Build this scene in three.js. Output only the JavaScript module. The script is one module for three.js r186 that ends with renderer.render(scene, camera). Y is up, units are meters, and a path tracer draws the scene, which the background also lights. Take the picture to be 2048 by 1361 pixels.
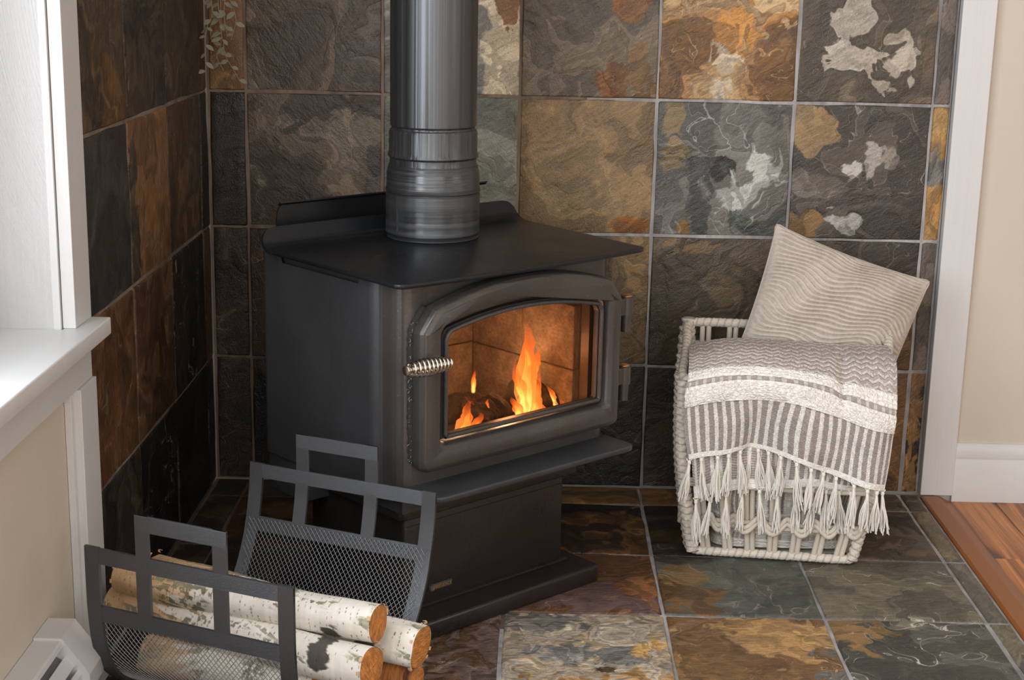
import * as THREE from 'three';
import { mergeGeometries, mergeVertices, toCreasedNormals } from 'three/addons/utils/BufferGeometryUtils.js';
import { RoundedBoxGeometry } from 'three/addons/geometries/RoundedBoxGeometry.js';
import { RectAreaLightUniformsLib } from 'three/addons/lights/RectAreaLightUniformsLib.js';
import { FontLoader } from 'three/addons/loaders/FontLoader.js';
import { TextGeometry } from 'three/addons/geometries/TextGeometry.js';
import { Brush, Evaluator, SUBTRACTION } from 'three-bvh-csg';

// ---------------------------------------------------------------- camera, sky, lights, exposure
const scene = new THREE.Scene();
const camera = new THREE.PerspectiveCamera(25.066, 2048 / 1361, 0.05, 60);
camera.rotation.order = 'YXZ';
camera.rotation.set(THREE.MathUtils.degToRad(-13.740), THREE.MathUtils.degToRad(0.515), THREE.MathUtils.degToRad(1.170));
camera.position.set(0.7334, 1.2085, 3.485);
const renderer = new THREE.WebGLRenderer({ antialias: true });
renderer.toneMapping = THREE.LinearToneMapping;
renderer.toneMappingExposure = 0.95;
renderer.shadowMap.enabled = true;
scene.background = new THREE.Color(0.80, 0.90, 1.0);
RectAreaLightUniformsLib.init();
function areaLight(name, color, intensity, w, h, pos, target) {
  const l = new THREE.RectAreaLight(color, intensity, w, h);
  l.name = name; l.position.set(...pos); l.lookAt(...target); scene.add(l);
  return l;
}
// daylight through the window in the left wall, through an unseen one added nearer the camera as key light, through the wide window behind the camera and through the one in the right wall
areaLight('daylight_window_left', new THREE.Color(0.91, 0.96, 1.0), 7.5, 1.24, 1.28, [-0.122, 1.31, 2.13], [3, 1.31, 2.13]);
areaLight('added_daylight_side', new THREE.Color(0.90, 0.955, 1.0), 12.0, 1.70, 1.36, [-0.09, 1.44, 4.05], [3, 1.44, 4.05]);
areaLight('daylight_window_rear', new THREE.Color(1.0, 0.95, 0.89), 3.2, 3.2, 1.60, [1.9, 1.50, 5.17], [1.9, 1.5, 0]);
areaLight('daylight_window_right', new THREE.Color(1.0, 0.94, 0.87), 1.8, 1.8, 1.40, [4.57, 1.45, 2.9], [0, 1.45, 2.9]);

// ---------------------------------------------------------------- helpers
function rng(seed) { let a = seed >>> 0; return () => { a = (a + 0x6d2b79f5) | 0; let t = Math.imul(a ^ (a >>> 15), 1 | a); t = (t + Math.imul(t ^ (t >>> 7), 61 | t)) ^ t; return ((t ^ (t >>> 14)) >>> 0) / 4294967296; }; }
const PERM = new Uint8Array(512); { const r = rng(77), p = [...Array(256).keys()]; for (let i = 255; i > 0; i--) { const j = Math.floor(r() * (i + 1)); [p[i], p[j]] = [p[j], p[i]]; } for (let i = 0; i < 512; i++) PERM[i] = p[i & 255]; }
const VAL = new Float32Array(256); { const r = rng(5); for (let i = 0; i < 256; i++) VAL[i] = r() * 2 - 1; }
function noise(x, y) {
  const xi = Math.floor(x), yi = Math.floor(y), fx = x - xi, fy = y - yi, X = xi & 255, Y = yi & 255;
  const u = fx * fx * (3 - 2 * fx), v = fy * fy * (3 - 2 * fy), A = PERM[X] + Y, B = PERM[(X + 1) & 255] + Y;
  const a = VAL[PERM[A & 255]], b = VAL[PERM[B & 255]], c = VAL[PERM[(A + 1) & 255]], d = VAL[PERM[(B + 1) & 255]];
  return a + (b - a) * u + (c - a + (a - b - c + d) * u) * v;
}
function fbm(x, y, o) { let s = 0, a = 0.5; for (let i = 0; i < o; i++) { s += a * noise(x, y); x = x * 2.03 + 17.3; y = y * 2.03 - 9.1; a *= 0.5; } return s; }
const clamp = (x, a = 0, b = 1) => Math.min(b, Math.max(a, x)), sstep = (a, b, x) => { const t = clamp((x - a) / (b - a)); return t * t * (3 - 2 * t); }, lerp = (a, b, t) => a + (b - a) * t;
const hex = (h) => [(h >> 16) & 255, (h >> 8) & 255, h & 255];
const V = (x, y, z) => new THREE.Vector3(x, y, z);
function texture(data, w, h, srgb) { const t = new THREE.DataTexture(data, w, h, THREE.RGBAFormat); t.magFilter = THREE.LinearFilter; t.minFilter = THREE.LinearMipmapLinearFilter; t.generateMipmaps = true; t.wrapS = t.wrapT = THREE.RepeatWrapping; if (srgb) t.colorSpace = THREE.SRGBColorSpace; t.needsUpdate = true; return t; }
function paint(w, h, fn) {   // fn(u, v, out) sets out = [r, g, b (0..255 sRGB), height 0..1, roughness 0..1]
  const c = new Uint8Array(w * h * 4), b = new Uint8Array(w * h * 4), out = [0, 0, 0, 0, 1];
  for (let y = 0; y < h; y++) for (let x = 0; x < w; x++) { fn((x + .5) / w, (y + .5) / h, out); const i = (y * w + x) * 4; c[i] = clamp(out[0], 0, 255); c[i + 1] = clamp(out[1], 0, 255); c[i + 2] = clamp(out[2], 0, 255); c[i + 3] = 255; b[i] = clamp(out[3]) * 255; b[i + 1] = clamp(out[4]) * 255; b[i + 2] = 0; b[i + 3] = 255; }
  return [texture(c, w, h, true), texture(b, w, h, false)];
}
const used = {};
function numbered(name) { const n = used[name] = (used[name] ?? -1) + 1; return n ? name + '_' + String(n).padStart(3, '0') : name; }
function G(geo) {   // plain position / normal / uv, not indexed
  let g = geo.index ? geo.toNonIndexed() : geo.clone();
  if (!g.attributes.normal) g.computeVertexNormals();
  if (!g.attributes.uv) g.setAttribute('uv', new THREE.BufferAttribute(new Float32Array(g.attributes.position.count * 2), 2));
  for (const k of Object.keys(g.attributes)) if (!['position', 'normal', 'uv'].includes(k)) g.deleteAttribute(k);
  g.groups = []; g.clearGroups(); return g;
}
function M1(list) { list = [].concat(list); return list.length === 1 ? list[0] : mergeGeometries(list.map(G), false); }
function mesh(name, geos, mat, parent) { const m = new THREE.Mesh(M1(geos), mat); m.name = numbered(name); m.castShadow = m.receiveShadow = true; (parent ?? scene).add(m); return m; }
function thing(name, label, category, pos = [0, 0, 0], turn = 0, group) { const o = new THREE.Group(); o.name = numbered(name); o.position.set(...pos); o.rotation.y = turn; o.userData = { label, category }; if (group) o.userData.group = group; scene.add(o); return o; }
function tag(o, label, category, group) { Object.assign(o.userData, { label, category }); if (group) o.userData.group = group; return o; }
function structure(name, label, parent) { const o = new THREE.Group(); o.name = name; o.userData = { label, kind: 'structure' }; (parent ?? scene).add(o); return o; }
const box = (w, h, d, x = 0, y = 0, z = 0, r = 0, s = 2) => { const g = r ? new RoundedBoxGeometry(w, h, d, s, r) : new THREE.BoxGeometry(w, h, d); return g.translate(x, y, z); };
const boxAB = (a, b, r = 0, s = 2) => box(b[0] - a[0], b[1] - a[1], b[2] - a[2], (a[0] + b[0]) / 2, (a[1] + b[1]) / 2, (a[2] + b[2]) / 2, r, s);
// a tube along a curve whose radius may vary: rf(t, angle)
function sweep(curve, N, K, rf, o = {}) {
  const fr = curve.computeFrenetFrames(N, !!o.closed), pos = [], uv = [], idx = [], L = curve.getLength();
  for (let i = 0; i <= N; i++) {
    const t = i / N, p = curve.getPointAt(t), n = fr.normals[i % (o.closed ? N : N + 1)] ?? fr.normals[N], b = fr.binormals[i % (o.closed ? N : N + 1)] ?? fr.binormals[N];
    for (let k = 0; k <= K; k++) { const a = k / K * Math.PI * 2, r = typeof rf === 'function' ? rf(t, a) : rf, c = Math.cos(a) * r * (o.sx ?? 1), s = Math.sin(a) * r * (o.sy ?? 1); pos.push(p.x + n.x * c + b.x * s, p.y + n.y * c + b.y * s, p.z + n.z * c + b.z * s); uv.push(o.uvl ? t * L / o.uvl : t, k / K); }
  }
  for (let i = 0; i < N; i++) for (let k = 0; k < K; k++) { const a = i * (K + 1) + k, b = a + K + 1; idx.push(a, a + 1, b, b, a + 1, b + 1); }
  if (!o.closed && o.caps !== false) for (const [i, flip] of [[0, 0], [N, 1]]) { const p = curve.getPointAt(i / N), c = pos.length / 3; pos.push(p.x, p.y, p.z); uv.push(0.5, 0.5); for (let k = 0; k < K; k++) { const a = i * (K + 1) + k; flip ? idx.push(c, a, a + 1) : idx.push(c, a + 1, a); } }
  const g = new THREE.BufferGeometry(); g.setAttribute('position', new THREE.Float32BufferAttribute(pos, 3)); g.setAttribute('uv', new THREE.Float32BufferAttribute(uv, 2)); g.setIndex(idx); g.computeVertexNormals();
  const nm = g.attributes.normal; for (let i = 0; i <= N; i++) { const a = i * (K + 1), b = a + K; const x = nm.getX(a) + nm.getX(b), y = nm.getY(a) + nm.getY(b), z = nm.getZ(a) + nm.getZ(b), l = Math.hypot(x, y, z) || 1; nm.setXYZ(a, x / l, y / l, z / l); nm.setXYZ(b, x / l, y / l, z / l); }
  return g;
}
const spline = (pts, closed = false, tension = 0.5) => new THREE.CatmullRomCurve3(pts.map((p) => p.isVector3 ? p : V(...p)), closed, 'catmullrom', tension);
// a sheet P(s, t) with thickness th
function sheet(P, ns, nt, th, uvf) {
  const pos = [], uv = [], idx = [], pt = [];
  for (let j = 0; j <= nt; j++) for (let i = 0; i <= ns; i++) pt.push(P(i / ns, j / nt));
  const at = (i, j) => pt[clamp(j, 0, nt) * (ns + 1) + clamp(i, 0, ns)], nrm = [];
  for (let j = 0; j <= nt; j++) for (let i = 0; i <= ns; i++) nrm.push(at(i + 1, j).clone().sub(at(i - 1, j)).cross(at(i, j + 1).clone().sub(at(i, j - 1))).normalize());
  for (const side of [0.5, -0.5]) for (let j = 0; j <= nt; j++) for (let i = 0; i <= ns; i++) { const k = j * (ns + 1) + i, p = pt[k], n = nrm[k]; pos.push(p.x + n.x * th * side, p.y + n.y * th * side, p.z + n.z * th * side); const w = uvf ? uvf(i / ns, j / nt) : [i / ns, j / nt]; uv.push(...w); }
  const O = (ns + 1) * (nt + 1), q = (a, b, c, d) => idx.push(a, b, c, a, c, d);
  for (let j = 0; j < nt; j++) for (let i = 0; i < ns; i++) { const a = j * (ns + 1) + i; q(a, a + 1, a + ns + 2, a + ns + 1); q(O + a, O + a + ns + 1, O + a + ns + 2, O + a + 1); }
  for (let i = 0; i < ns; i++) { q(i + 1, i, O + i, O + i + 1); const a = nt * (ns + 1) + i; q(a, a + 1, O + a + 1, O + a); }
  for (let j = 0; j < nt; j++) { const a = j * (ns + 1); q(a, a + ns + 1, O + a + ns + 1, O + a); const b = a + ns; q(b + ns + 1, b, O + b, O + b + ns + 1); }
  const g = new THREE.BufferGeometry(); g.setAttribute('position', new THREE.Float32BufferAttribute(pos, 3)); g.setAttribute('uv', new THREE.Float32BufferAttribute(uv, 2)); g.setIndex(idx);
  return toCreasedNormals(g, 0.9);
}
function shapeOf(pts) { const s = new THREE.Shape(); pts.forEach((p, i) => i ? s.lineTo(p[0], p[1]) : s.moveTo(p[0], p[1])); s.closePath(); return s; }
function rounded(pts, rad, seg = 6) {   // polygon with rounded corners: rad a number or one per corner
  const out = [], n = pts.length;
  for (let i = 0; i < n; i++) {
    const r = Array.isArray(rad) ? rad[i] : rad, p = new THREE.Vector2(...pts[i]); if (!r) { out.push([p.x, p.y]); continue; }
    const a = new THREE.Vector2(...pts[(i + n - 1) % n]).sub(p), b = new THREE.Vector2(...pts[(i + 1) % n]).sub(p), ang = Math.acos(clamp(a.dot(b) / a.length() / b.length(), -1, 1)), d = Math.min(r / Math.tan(ang / 2), a.length() * .49, b.length() * .49);
    const A = p.clone().add(a.setLength(d)), B = p.clone().add(b.setLength(d));
    for (let k = 0; k <= seg; k++) { const t = k / seg; out.push([(1 - t) ** 2 * A.x + 2 * t * (1 - t) * p.x + t * t * B.x, (1 - t) ** 2 * A.y + 2 * t * (1 - t) * p.y + t * t * B.y]); }
  }
  return out;
}
// plan outline [x, z] extruded from y0 to y1
function slabXZ(pts, y0, y1, bevel = 0, holes = [], seg = 3) {
  const s = shapeOf(pts.map(([x, z]) => [x, -z])); for (const h of holes) s.holes.push(shapeOf(h.map(([x, z]) => [x, -z])));
  const g = new THREE.ExtrudeGeometry(s, { depth: y1 - y0 - 2 * bevel, bevelEnabled: bevel > 0, bevelThickness: bevel, bevelSize: bevel, bevelOffset: -bevel, bevelSegments: seg, curveSegments: 8 });
  return toCreasedNormals(g.rotateX(-Math.PI / 2).translate(0, y0 + bevel, 0), 0.6);
}
function extrudeX(pts, x0, x1) { return toCreasedNormals(new THREE.ExtrudeGeometry(shapeOf(pts.map(([z, y]) => [-z, y])), { depth: x1 - x0, bevelEnabled: false }).rotateY(Math.PI / 2).translate(x0, 0, 0), .5); }   // outline [z, y] drawn out along x
const std = (o) => new THREE.MeshStandardMaterial(o), phy = (o) => new THREE.MeshPhysicalMaterial(o), rgb = (h) => new THREE.Color(h);

// ---------------------------------------------------------------- slate: one cell of an atlas for every tile
const PITCH = 0.31, CELL = 409, PER = 5;
function slateAtlas(specs) {
  const S = 2048, col = new Uint8Array(S * S * 4), bmp = new Uint8Array(S * S * 4);
  specs.forEach((sp, n) => {
    const ox = (n % PER) * CELL, oy = Math.floor(n / PER) * CELL, sd = sp.seed ?? (n * 37.7 + 3.1), pal = sp.c.map(hex), fl = sp.flake ?? 1, dir = sp.dir ?? 0.5, cd = Math.cos(dir), sn = Math.sin(dir), sc = sp.scale ?? 1, pale = hex(sp.pale ?? 0xa89c8c), pa = sp.pa ?? 0.4;
    const blobs = (sp.b ?? []).map((b) => ({ x: b[0], y: b[1], rx: b[2], ry: b[3], c: hex(b[4]), w: b[5] ?? 0.5, k: b[6] ?? 1 }));
    for (let y = 0; y < CELL; y++) for (let x = 0; x < CELL; x++) {
      const u = x / (CELL - 1), v = y / (CELL - 1), px = u * sc + sd, py = v * sc + sd * 1.7;
      const w1 = fbm(px * 3, py * 3, 3), w2 = fbm(px * 3 + 40, py * 3 - 20, 3), qx = px + w1 * 0.35, qy = py + w2 * 0.35;
      const n1 = fbm(qx * 2.1, qy * 2.1, 4), n2 = fbm(qx * 6 + 9, qy * 6, 3), rx = px * cd + py * sn, ry = -px * sn + py * cd, str = fbm(rx * 16 + w1, ry * 66, 3), fine = noise(px * 150, py * 150) * .6 + noise(px * 260, py * 260) * .4;
      let t = clamp(0.5 + n1 * 1.5) * (pal.length - 1), i = Math.min(Math.floor(t), pal.length - 2), f = sstep(.3, .7, t - i);
      let r = lerp(pal[i][0], pal[i + 1][0], f), g = lerp(pal[i][1], pal[i + 1][1], f), b = lerp(pal[i][2], pal[i + 1][2], f);
      // cleft layers: terraces of a warped field, each with its own tone and a pale lip
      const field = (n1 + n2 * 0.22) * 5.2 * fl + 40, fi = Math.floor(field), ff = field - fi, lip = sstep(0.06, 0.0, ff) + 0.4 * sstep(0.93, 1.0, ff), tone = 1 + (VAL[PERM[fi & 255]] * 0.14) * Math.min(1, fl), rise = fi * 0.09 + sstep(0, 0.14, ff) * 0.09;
      let m = tone * (1 + n2 * 0.22 + str * (sp.str ?? 0.28) * .7 + fine * 0.10);
      for (const q of blobs) { const dx = (u - q.x) / q.rx, dy = (v - q.y) / q.ry, d = Math.sqrt(dx * dx + dy * dy) + (n2 * 1.5 + w1 * 1.1 + w2 * .5) * q.w, k = sstep(1.10, 0.90, d + fine * .10 + str * .22 + n2 * .25) * q.k * (1 - .45 * sstep(.05, .35, n2 * .6 + str * .6 + fine * .15)); r = lerp(r, q.c[0], k); g = lerp(g, q.c[1], k); b = lerp(b, q.c[2], k); }
      const vn = Math.abs(fbm(qx * 3.3 + 70, qy * 3.3 - 30, 3) + fine * .012), vm = sstep(-.05, .22, w2 + n2 * .5), vein = sstep(.016, .004, vn) * vm, hair = sstep(.010, .002, Math.abs(noise(qx * 11 + str * 1.2, qy * 11) + w1 * .6)) * sstep(.0, .3, w1 - n2 * .4);
      const spk = fine > .62 ? .16 : fine < -.66 ? -.14 : 0; m *= 1 + spk;
      r *= m; g *= m; b *= m;
      const paleLine = Math.min(1, lip * sstep(0.02, 0.28, n2 + fine * 0.22 + w2 * 0.3) + vein * .9 + hair * .6) * pa; r = lerp(r, pale[0], paleLine); g = lerp(g, pale[1], paleLine); b = lerp(b, pale[2], paleLine);  // pale lines: grout haze, plus light catching the ridges put into the colour
      const k = ((oy + y) * S + ox + x) * 4; col[k] = clamp(r, 0, 255); col[k + 1] = clamp(g, 0, 255); col[k + 2] = clamp(b, 0, 255); col[k + 3] = 255;
      const h = 0.30 + (rise - 40 * 0.09) * 0.55 + n2 * 0.18 + str * 0.06 + fine * 0.05 - vein * .10 - hair * .06; bmp[k] = clamp(h) * 255; bmp[k + 1] = clamp((sp.rough ?? 0.5) + n2 * 0.18 + fine * 0.08 + lip * 0.1, .22, .95) * 255; bmp[k + 3] = 255;
    }
  });
  const map = texture(col, S, S, true), bump = texture(bmp, S, S, false);
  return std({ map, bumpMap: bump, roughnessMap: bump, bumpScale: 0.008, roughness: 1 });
}
// colours of the tiles: [column, row] of each surface; anything not named takes a generic one
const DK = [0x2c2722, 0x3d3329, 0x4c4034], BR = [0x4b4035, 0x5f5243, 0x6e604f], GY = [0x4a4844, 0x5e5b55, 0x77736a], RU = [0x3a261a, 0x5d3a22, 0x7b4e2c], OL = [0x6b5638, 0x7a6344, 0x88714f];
const backSpec = {
  '-1,0': { c: [0x6e5030, 0x7b5a36, 0x634930], flake: .3, str: .15 }, '0,0': { c: [0x51463b, 0x635649, 0x5a4f45], dir: 2.2, pale: 0x8b7862 }, '1,0': { c: [0x6d6961, 0x848077, 0x5e5b54], b: [[.90, .34, .12, .42, 0xd2c2a4, .5], [.86, .80, .14, .16, 0xd8c6aa, .6], [.93, .70, .05, .14, 0x9a6a3a, .9]] },
  '2,0': { c: [0x4f463b, 0x62574a, 0x70634f], b: [[.78, .80, .14, .26, 0x7f5024, .3], [.70, .12, .16, .17, 0x70461f, .4], [.86, .2, .10, .34, 0x6d5230, .4], [.62, .95, .10, .05, 0x8d7a5c, .6], [.18, .80, .03, .03, 0xa08868, .2]] },
  '3,0': { c: [0x5e4326, 0x7b5730, 0x8d6a42, 0xa88a62], scale: 1.5, str: .35, pa: .7, pale: 0xcdbba0, b: [[.48, .24, .09, .2, 0xbfae94, .9], [.80, .72, .12, .16, 0xb89b74, 1], [.55, .5, .12, .12, 0xb07c3c, .8], [.9, .38, .06, .1, 0x7b5a3c, .7]] },
  '4,0': { c: [0x4a4136, 0x5d5243, 0x6a5c4a], pa: .5, b: [[.40, .34, .16, .06, 0xb9afa1, 1.7], [.75, .30, .13, .10, 0xb0a596, 1.8], [.42, .62, .08, .09, 0xb2a89a, 1.8], [.38, .85, .05, .1, 0xb8aea0, 1.6], [.62, .46, .10, .05, 0xa39888, 1.9], [.60, .95, .12, .08, 0x8f6030, .5], [.95, .3, .05, .14, 0x5b4a3e, .5]] },
  '5,0': { c: [0x544b44, 0x625750], flake: .6 },
  '-1,1': { c: [0x241e19, 0x342c24, 0x2b2520], pale: 0x988267 }, '0,1': { c: [0x40382f, 0x544a40, 0x5c534b], dir: 2.4, b: [[.72, .5, .13, .34, 0x7c6c58, .7], [.25, .78, .22, .12, 0x75675a, .9], [.85, .72, .14, .1, 0x877965, .8]] },
  '1,1': { c: [0x62645a, 0x77766a, 0x6b6b62], flake: .8, b: [[.75, .4, .18, .3, 0x757866, .6]] },
  '2,1': { c: OL, flake: .7, dir: .6, str: .22, pa: .25, b: [[.84, .07, .15, .07, 0x804f1f, .3], [.3, .2, .4, .2, 0x7b6748, .6]] },
  '3,1': { c: [0x4b4a45, 0x5a5852, 0x65625b], pale: 0xc8c9c6, pa: .6, b: [[.12, .82, .10, .22, 0x7b6848, .6], [.58, .72, .17, .36, 0x6a6761, .3], [.46, .52, .11, .12, 0x2a2a29, .5], [.64, .28, .24, .15, 0xa7a8a1, .7], [.77, .52, .10, .11, 0xa9a8a2, 1], [.66, .14, .13, .09, 0x4a5049, .5], [.22, .05, .05, .07, 0x8a6534, .3], [.36, .3, .1, .25, 0x40423f, .6]] },
  '4,1': { c: [0x3a342e, 0x463f38, 0x3f3933], pale: 0xc9c4bc, pa: .55, b: [[.12, .86, .17, .16, 0x917650, .6], [.14, .70, .07, .10, 0x8e744f, .6], [.44, .53, .10, .07, 0xa5a19b, 1], [.6, .6, .07, .11, 0x8f8a83, 1], [.16, .40, .20, .11, 0x6b6259, .4], [.14, .08, .13, .12, 0x7a5c33, .6], [.38, .14, .1, .06, 0x98948e, 1.1], [.72, .62, .06, .1, 0x7d766c, .9]] },
  '5,1': { c: [0x6c665c, 0x6a6055, 0x927043], b: [[.5, .85, .6, .14, 0xb08a50, .3], [.5, .2, .5, .24, 0xa77a3e, .8], [.5, .5, .4, .10, 0x66645f, .7]] },
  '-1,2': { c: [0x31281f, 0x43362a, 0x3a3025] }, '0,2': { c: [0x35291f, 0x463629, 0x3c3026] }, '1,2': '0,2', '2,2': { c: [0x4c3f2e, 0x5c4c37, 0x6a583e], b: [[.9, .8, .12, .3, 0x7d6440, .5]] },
  '3,2': { c: [0x453b2e, 0x544839, 0x5d5140], flake: .6, b: [[.28, .92, .18, .06, 0x7b6443, .6], [.55, .60, .14, .16, 0x6a5a42, .5], [.93, .5, .08, .4, 0x3d3b35, .4]] },
  '4,2': { c: [0x37302a, 0x443b32, 0x3e352c], b: [[.85, .25, .2, .3, 0x5a4222, .5]] }, '5,2': '5,0',
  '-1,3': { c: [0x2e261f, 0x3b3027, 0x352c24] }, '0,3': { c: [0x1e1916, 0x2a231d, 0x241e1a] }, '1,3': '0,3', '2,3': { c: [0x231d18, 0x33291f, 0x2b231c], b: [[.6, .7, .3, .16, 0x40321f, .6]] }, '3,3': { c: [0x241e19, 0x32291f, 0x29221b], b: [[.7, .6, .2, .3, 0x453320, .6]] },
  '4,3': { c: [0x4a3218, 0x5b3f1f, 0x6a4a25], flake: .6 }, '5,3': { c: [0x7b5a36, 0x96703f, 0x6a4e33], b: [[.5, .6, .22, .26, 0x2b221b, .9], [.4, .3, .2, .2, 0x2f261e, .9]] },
};
const leftSpec = {   // [depth column from the corner, row]
  '-1,0': { c: [0x5a4532, 0x4b3a2c] }, '0,0': { c: [0x4a3f33, 0x3f362d, 0x53463a], str: .4, dir: 1.5 }, '1,0': { c: [0x453b30, 0x38312b, 0x4d4236], str: .4, dir: 1.5 }, '2,0': { c: [0x4c3f31, 0x5a4733, 0x463b30], dir: 1.5, str: .4, b: [[.75, .2, .2, .2, 0x6a4c2c, .6]] },
  '-1,1': { c: [0x342b24, 0x2a241f] }, '0,1': { c: [0x4f3c2b, 0x5d4630, 0x4a3b2c], dir: 1.5, str: .4, b: [[.78, .6, .2, .34, 0x4f4639, .5]] }, '1,1': { c: [0x735438, 0x7a5b3c, 0x604a35], dir: 1.5, str: .35, flake: .6, b: [[.06, .35, .14, .8, 0x4a4238, .4], [.7, .5, .3, .8, 0x7c5b3b, .3]] }, '2,1': { c: [0x37332f, 0x403b36, 0x3a3632], flake: .35, dir: 1.5, str: .2, pa: .1 },
  '-1,2': { c: [0x4c3b2e, 0x3a2f27] }, '0,2': { c: [0x211e1b, 0x171513, 0x2a2622], pale: 0xb4a58f, pa: .8, dir: 1.5, flake: 1.2, b: [[.2, .5, .22, .6, 0x35281c, .5]] }, '1,2': { c: [0x523a28, 0x60452e, 0x463426], dir: 1.5, str: .35, flake: .7, b: [[.8, .3, .25, .3, 0x48321f, .6]] }, '2,2': { c: [0x63432b, 0x583d29, 0x6c4a2e], dir: 1.5, str: .35, flake: .5 },
  '-1,3': { c: [0x2a2420, 0x201c19] }, '0,3': { c: [0x1b1816, 0x151312, 0x25211d] }, '1,3': { c: [0x1d1a18, 0x161413, 0x2a2622], pale: 0xb8a896, pa: .9, flake: 1.3, dir: 1.5 }, '2,3': { c: [0x37302a, 0x2e2924, 0x423a32], pale: 0x8a7c6a, pa: .5, dir: 1.5 },
};
const floorSpec = {  // [column, row from the wall]
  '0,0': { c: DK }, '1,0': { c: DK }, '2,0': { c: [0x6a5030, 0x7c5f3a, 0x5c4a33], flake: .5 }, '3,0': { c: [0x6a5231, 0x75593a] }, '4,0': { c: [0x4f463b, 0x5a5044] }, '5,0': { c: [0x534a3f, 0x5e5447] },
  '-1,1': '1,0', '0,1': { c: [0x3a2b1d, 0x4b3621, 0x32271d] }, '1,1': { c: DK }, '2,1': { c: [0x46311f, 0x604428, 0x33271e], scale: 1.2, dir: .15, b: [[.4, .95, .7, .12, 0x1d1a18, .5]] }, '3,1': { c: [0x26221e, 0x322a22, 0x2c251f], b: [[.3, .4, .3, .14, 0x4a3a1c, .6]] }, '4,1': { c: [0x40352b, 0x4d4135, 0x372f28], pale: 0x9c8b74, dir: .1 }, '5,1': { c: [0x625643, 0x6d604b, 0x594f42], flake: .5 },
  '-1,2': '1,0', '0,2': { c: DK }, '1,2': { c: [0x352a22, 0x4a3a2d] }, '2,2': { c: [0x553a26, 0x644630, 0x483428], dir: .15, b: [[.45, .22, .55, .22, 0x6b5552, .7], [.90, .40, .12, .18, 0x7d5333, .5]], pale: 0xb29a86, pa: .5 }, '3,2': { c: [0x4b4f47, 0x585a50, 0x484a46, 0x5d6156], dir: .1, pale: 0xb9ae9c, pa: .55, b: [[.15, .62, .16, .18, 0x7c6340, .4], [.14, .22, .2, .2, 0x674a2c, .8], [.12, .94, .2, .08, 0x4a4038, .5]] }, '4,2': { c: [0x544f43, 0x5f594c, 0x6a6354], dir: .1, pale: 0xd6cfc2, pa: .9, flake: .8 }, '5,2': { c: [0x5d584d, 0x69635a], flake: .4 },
  '-1,3': '1,0', '0,3': { c: BR }, '1,3': { c: [0x5d4e49, 0x72615a, 0x56402f, 0x6d5a54], scale: 1.5, dir: .1, pale: 0xc0b3ac, pa: .9, str: .5, flake: 1.6 }, '2,3': { c: [0x9a8d7d, 0xae9b80, 0x938a7e, 0xbcae98], scale: 1.9, dir: .1, str: .45, pale: 0xe2d8c6, pa: .5, b: [[.15, .85, .2, .12, 0x77716c, .8], [.5, .42, .3, .10, 0x7d7c78, .9], [.75, .06, .4, .09, 0xb08a5c, 1], [.62, .20, .06, .04, 0x51402c, .6], [.95, .55, .1, .1, 0xc49b62, .8]] }, '3,3': { c: [0x66492c, 0x7e5d38, 0x70543a, 0x9c7e56], scale: 1.3, dir: .1, str: .4, pale: 0xd9c7a6, pa: .7, b: [[.72, .74, .22, .26, 0xb18a57, 1], [.92, .5, .08, .06, 0x666460, .6], [.9, .2, .12, .1, 0x62605c, .7]] }, '4,3': { c: [0x3c3d37, 0x4a4b44, 0x55554c], dir: .3, pale: 0xd8d2c6, pa: 1, b: [[.12, .8, .2, .3, 0x8a6a40, .6], [.5, .92, .14, .06, 0x7a7565, .6]] }, '5,3': { c: [0x5a5549, 0x6a6455] },
};
const GEN = [{ c: BR }, { c: GY }, { c: DK }, { c: RU }, { c: OL }];
function Slate(specs, extra = 0) { const keys = Object.keys(specs).filter((k) => typeof specs[k] !== 'string'), list = keys.map((k) => specs[k]); for (let i = 0; i < extra; i++) list.push(GEN[i % GEN.length]); list.forEach((s, i) => { s.seed = i * 11.37 + 2.1 + (specs === leftSpec ? 300 : specs === floorSpec ? 600 : 0); }); const mat = slateAtlas(list.slice(0, 25)), mat2 = list.length > 25 ? slateAtlas(list.slice(25)) : null; return { mat, mat2, at(c, r) { const a = c + ',' + r; let i = keys.indexOf(typeof specs[a] === 'string' ? specs[a] : a); if (i < 0) i = extra ? keys.length + Math.abs(c * 3 + r * 5) % extra : Math.abs(c * 7 + r * 3) % keys.length; return i; } }; }
const SB = Slate(backSpec), SL = Slate(leftSpec, 5), SF = Slate(floorSpec);
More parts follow.
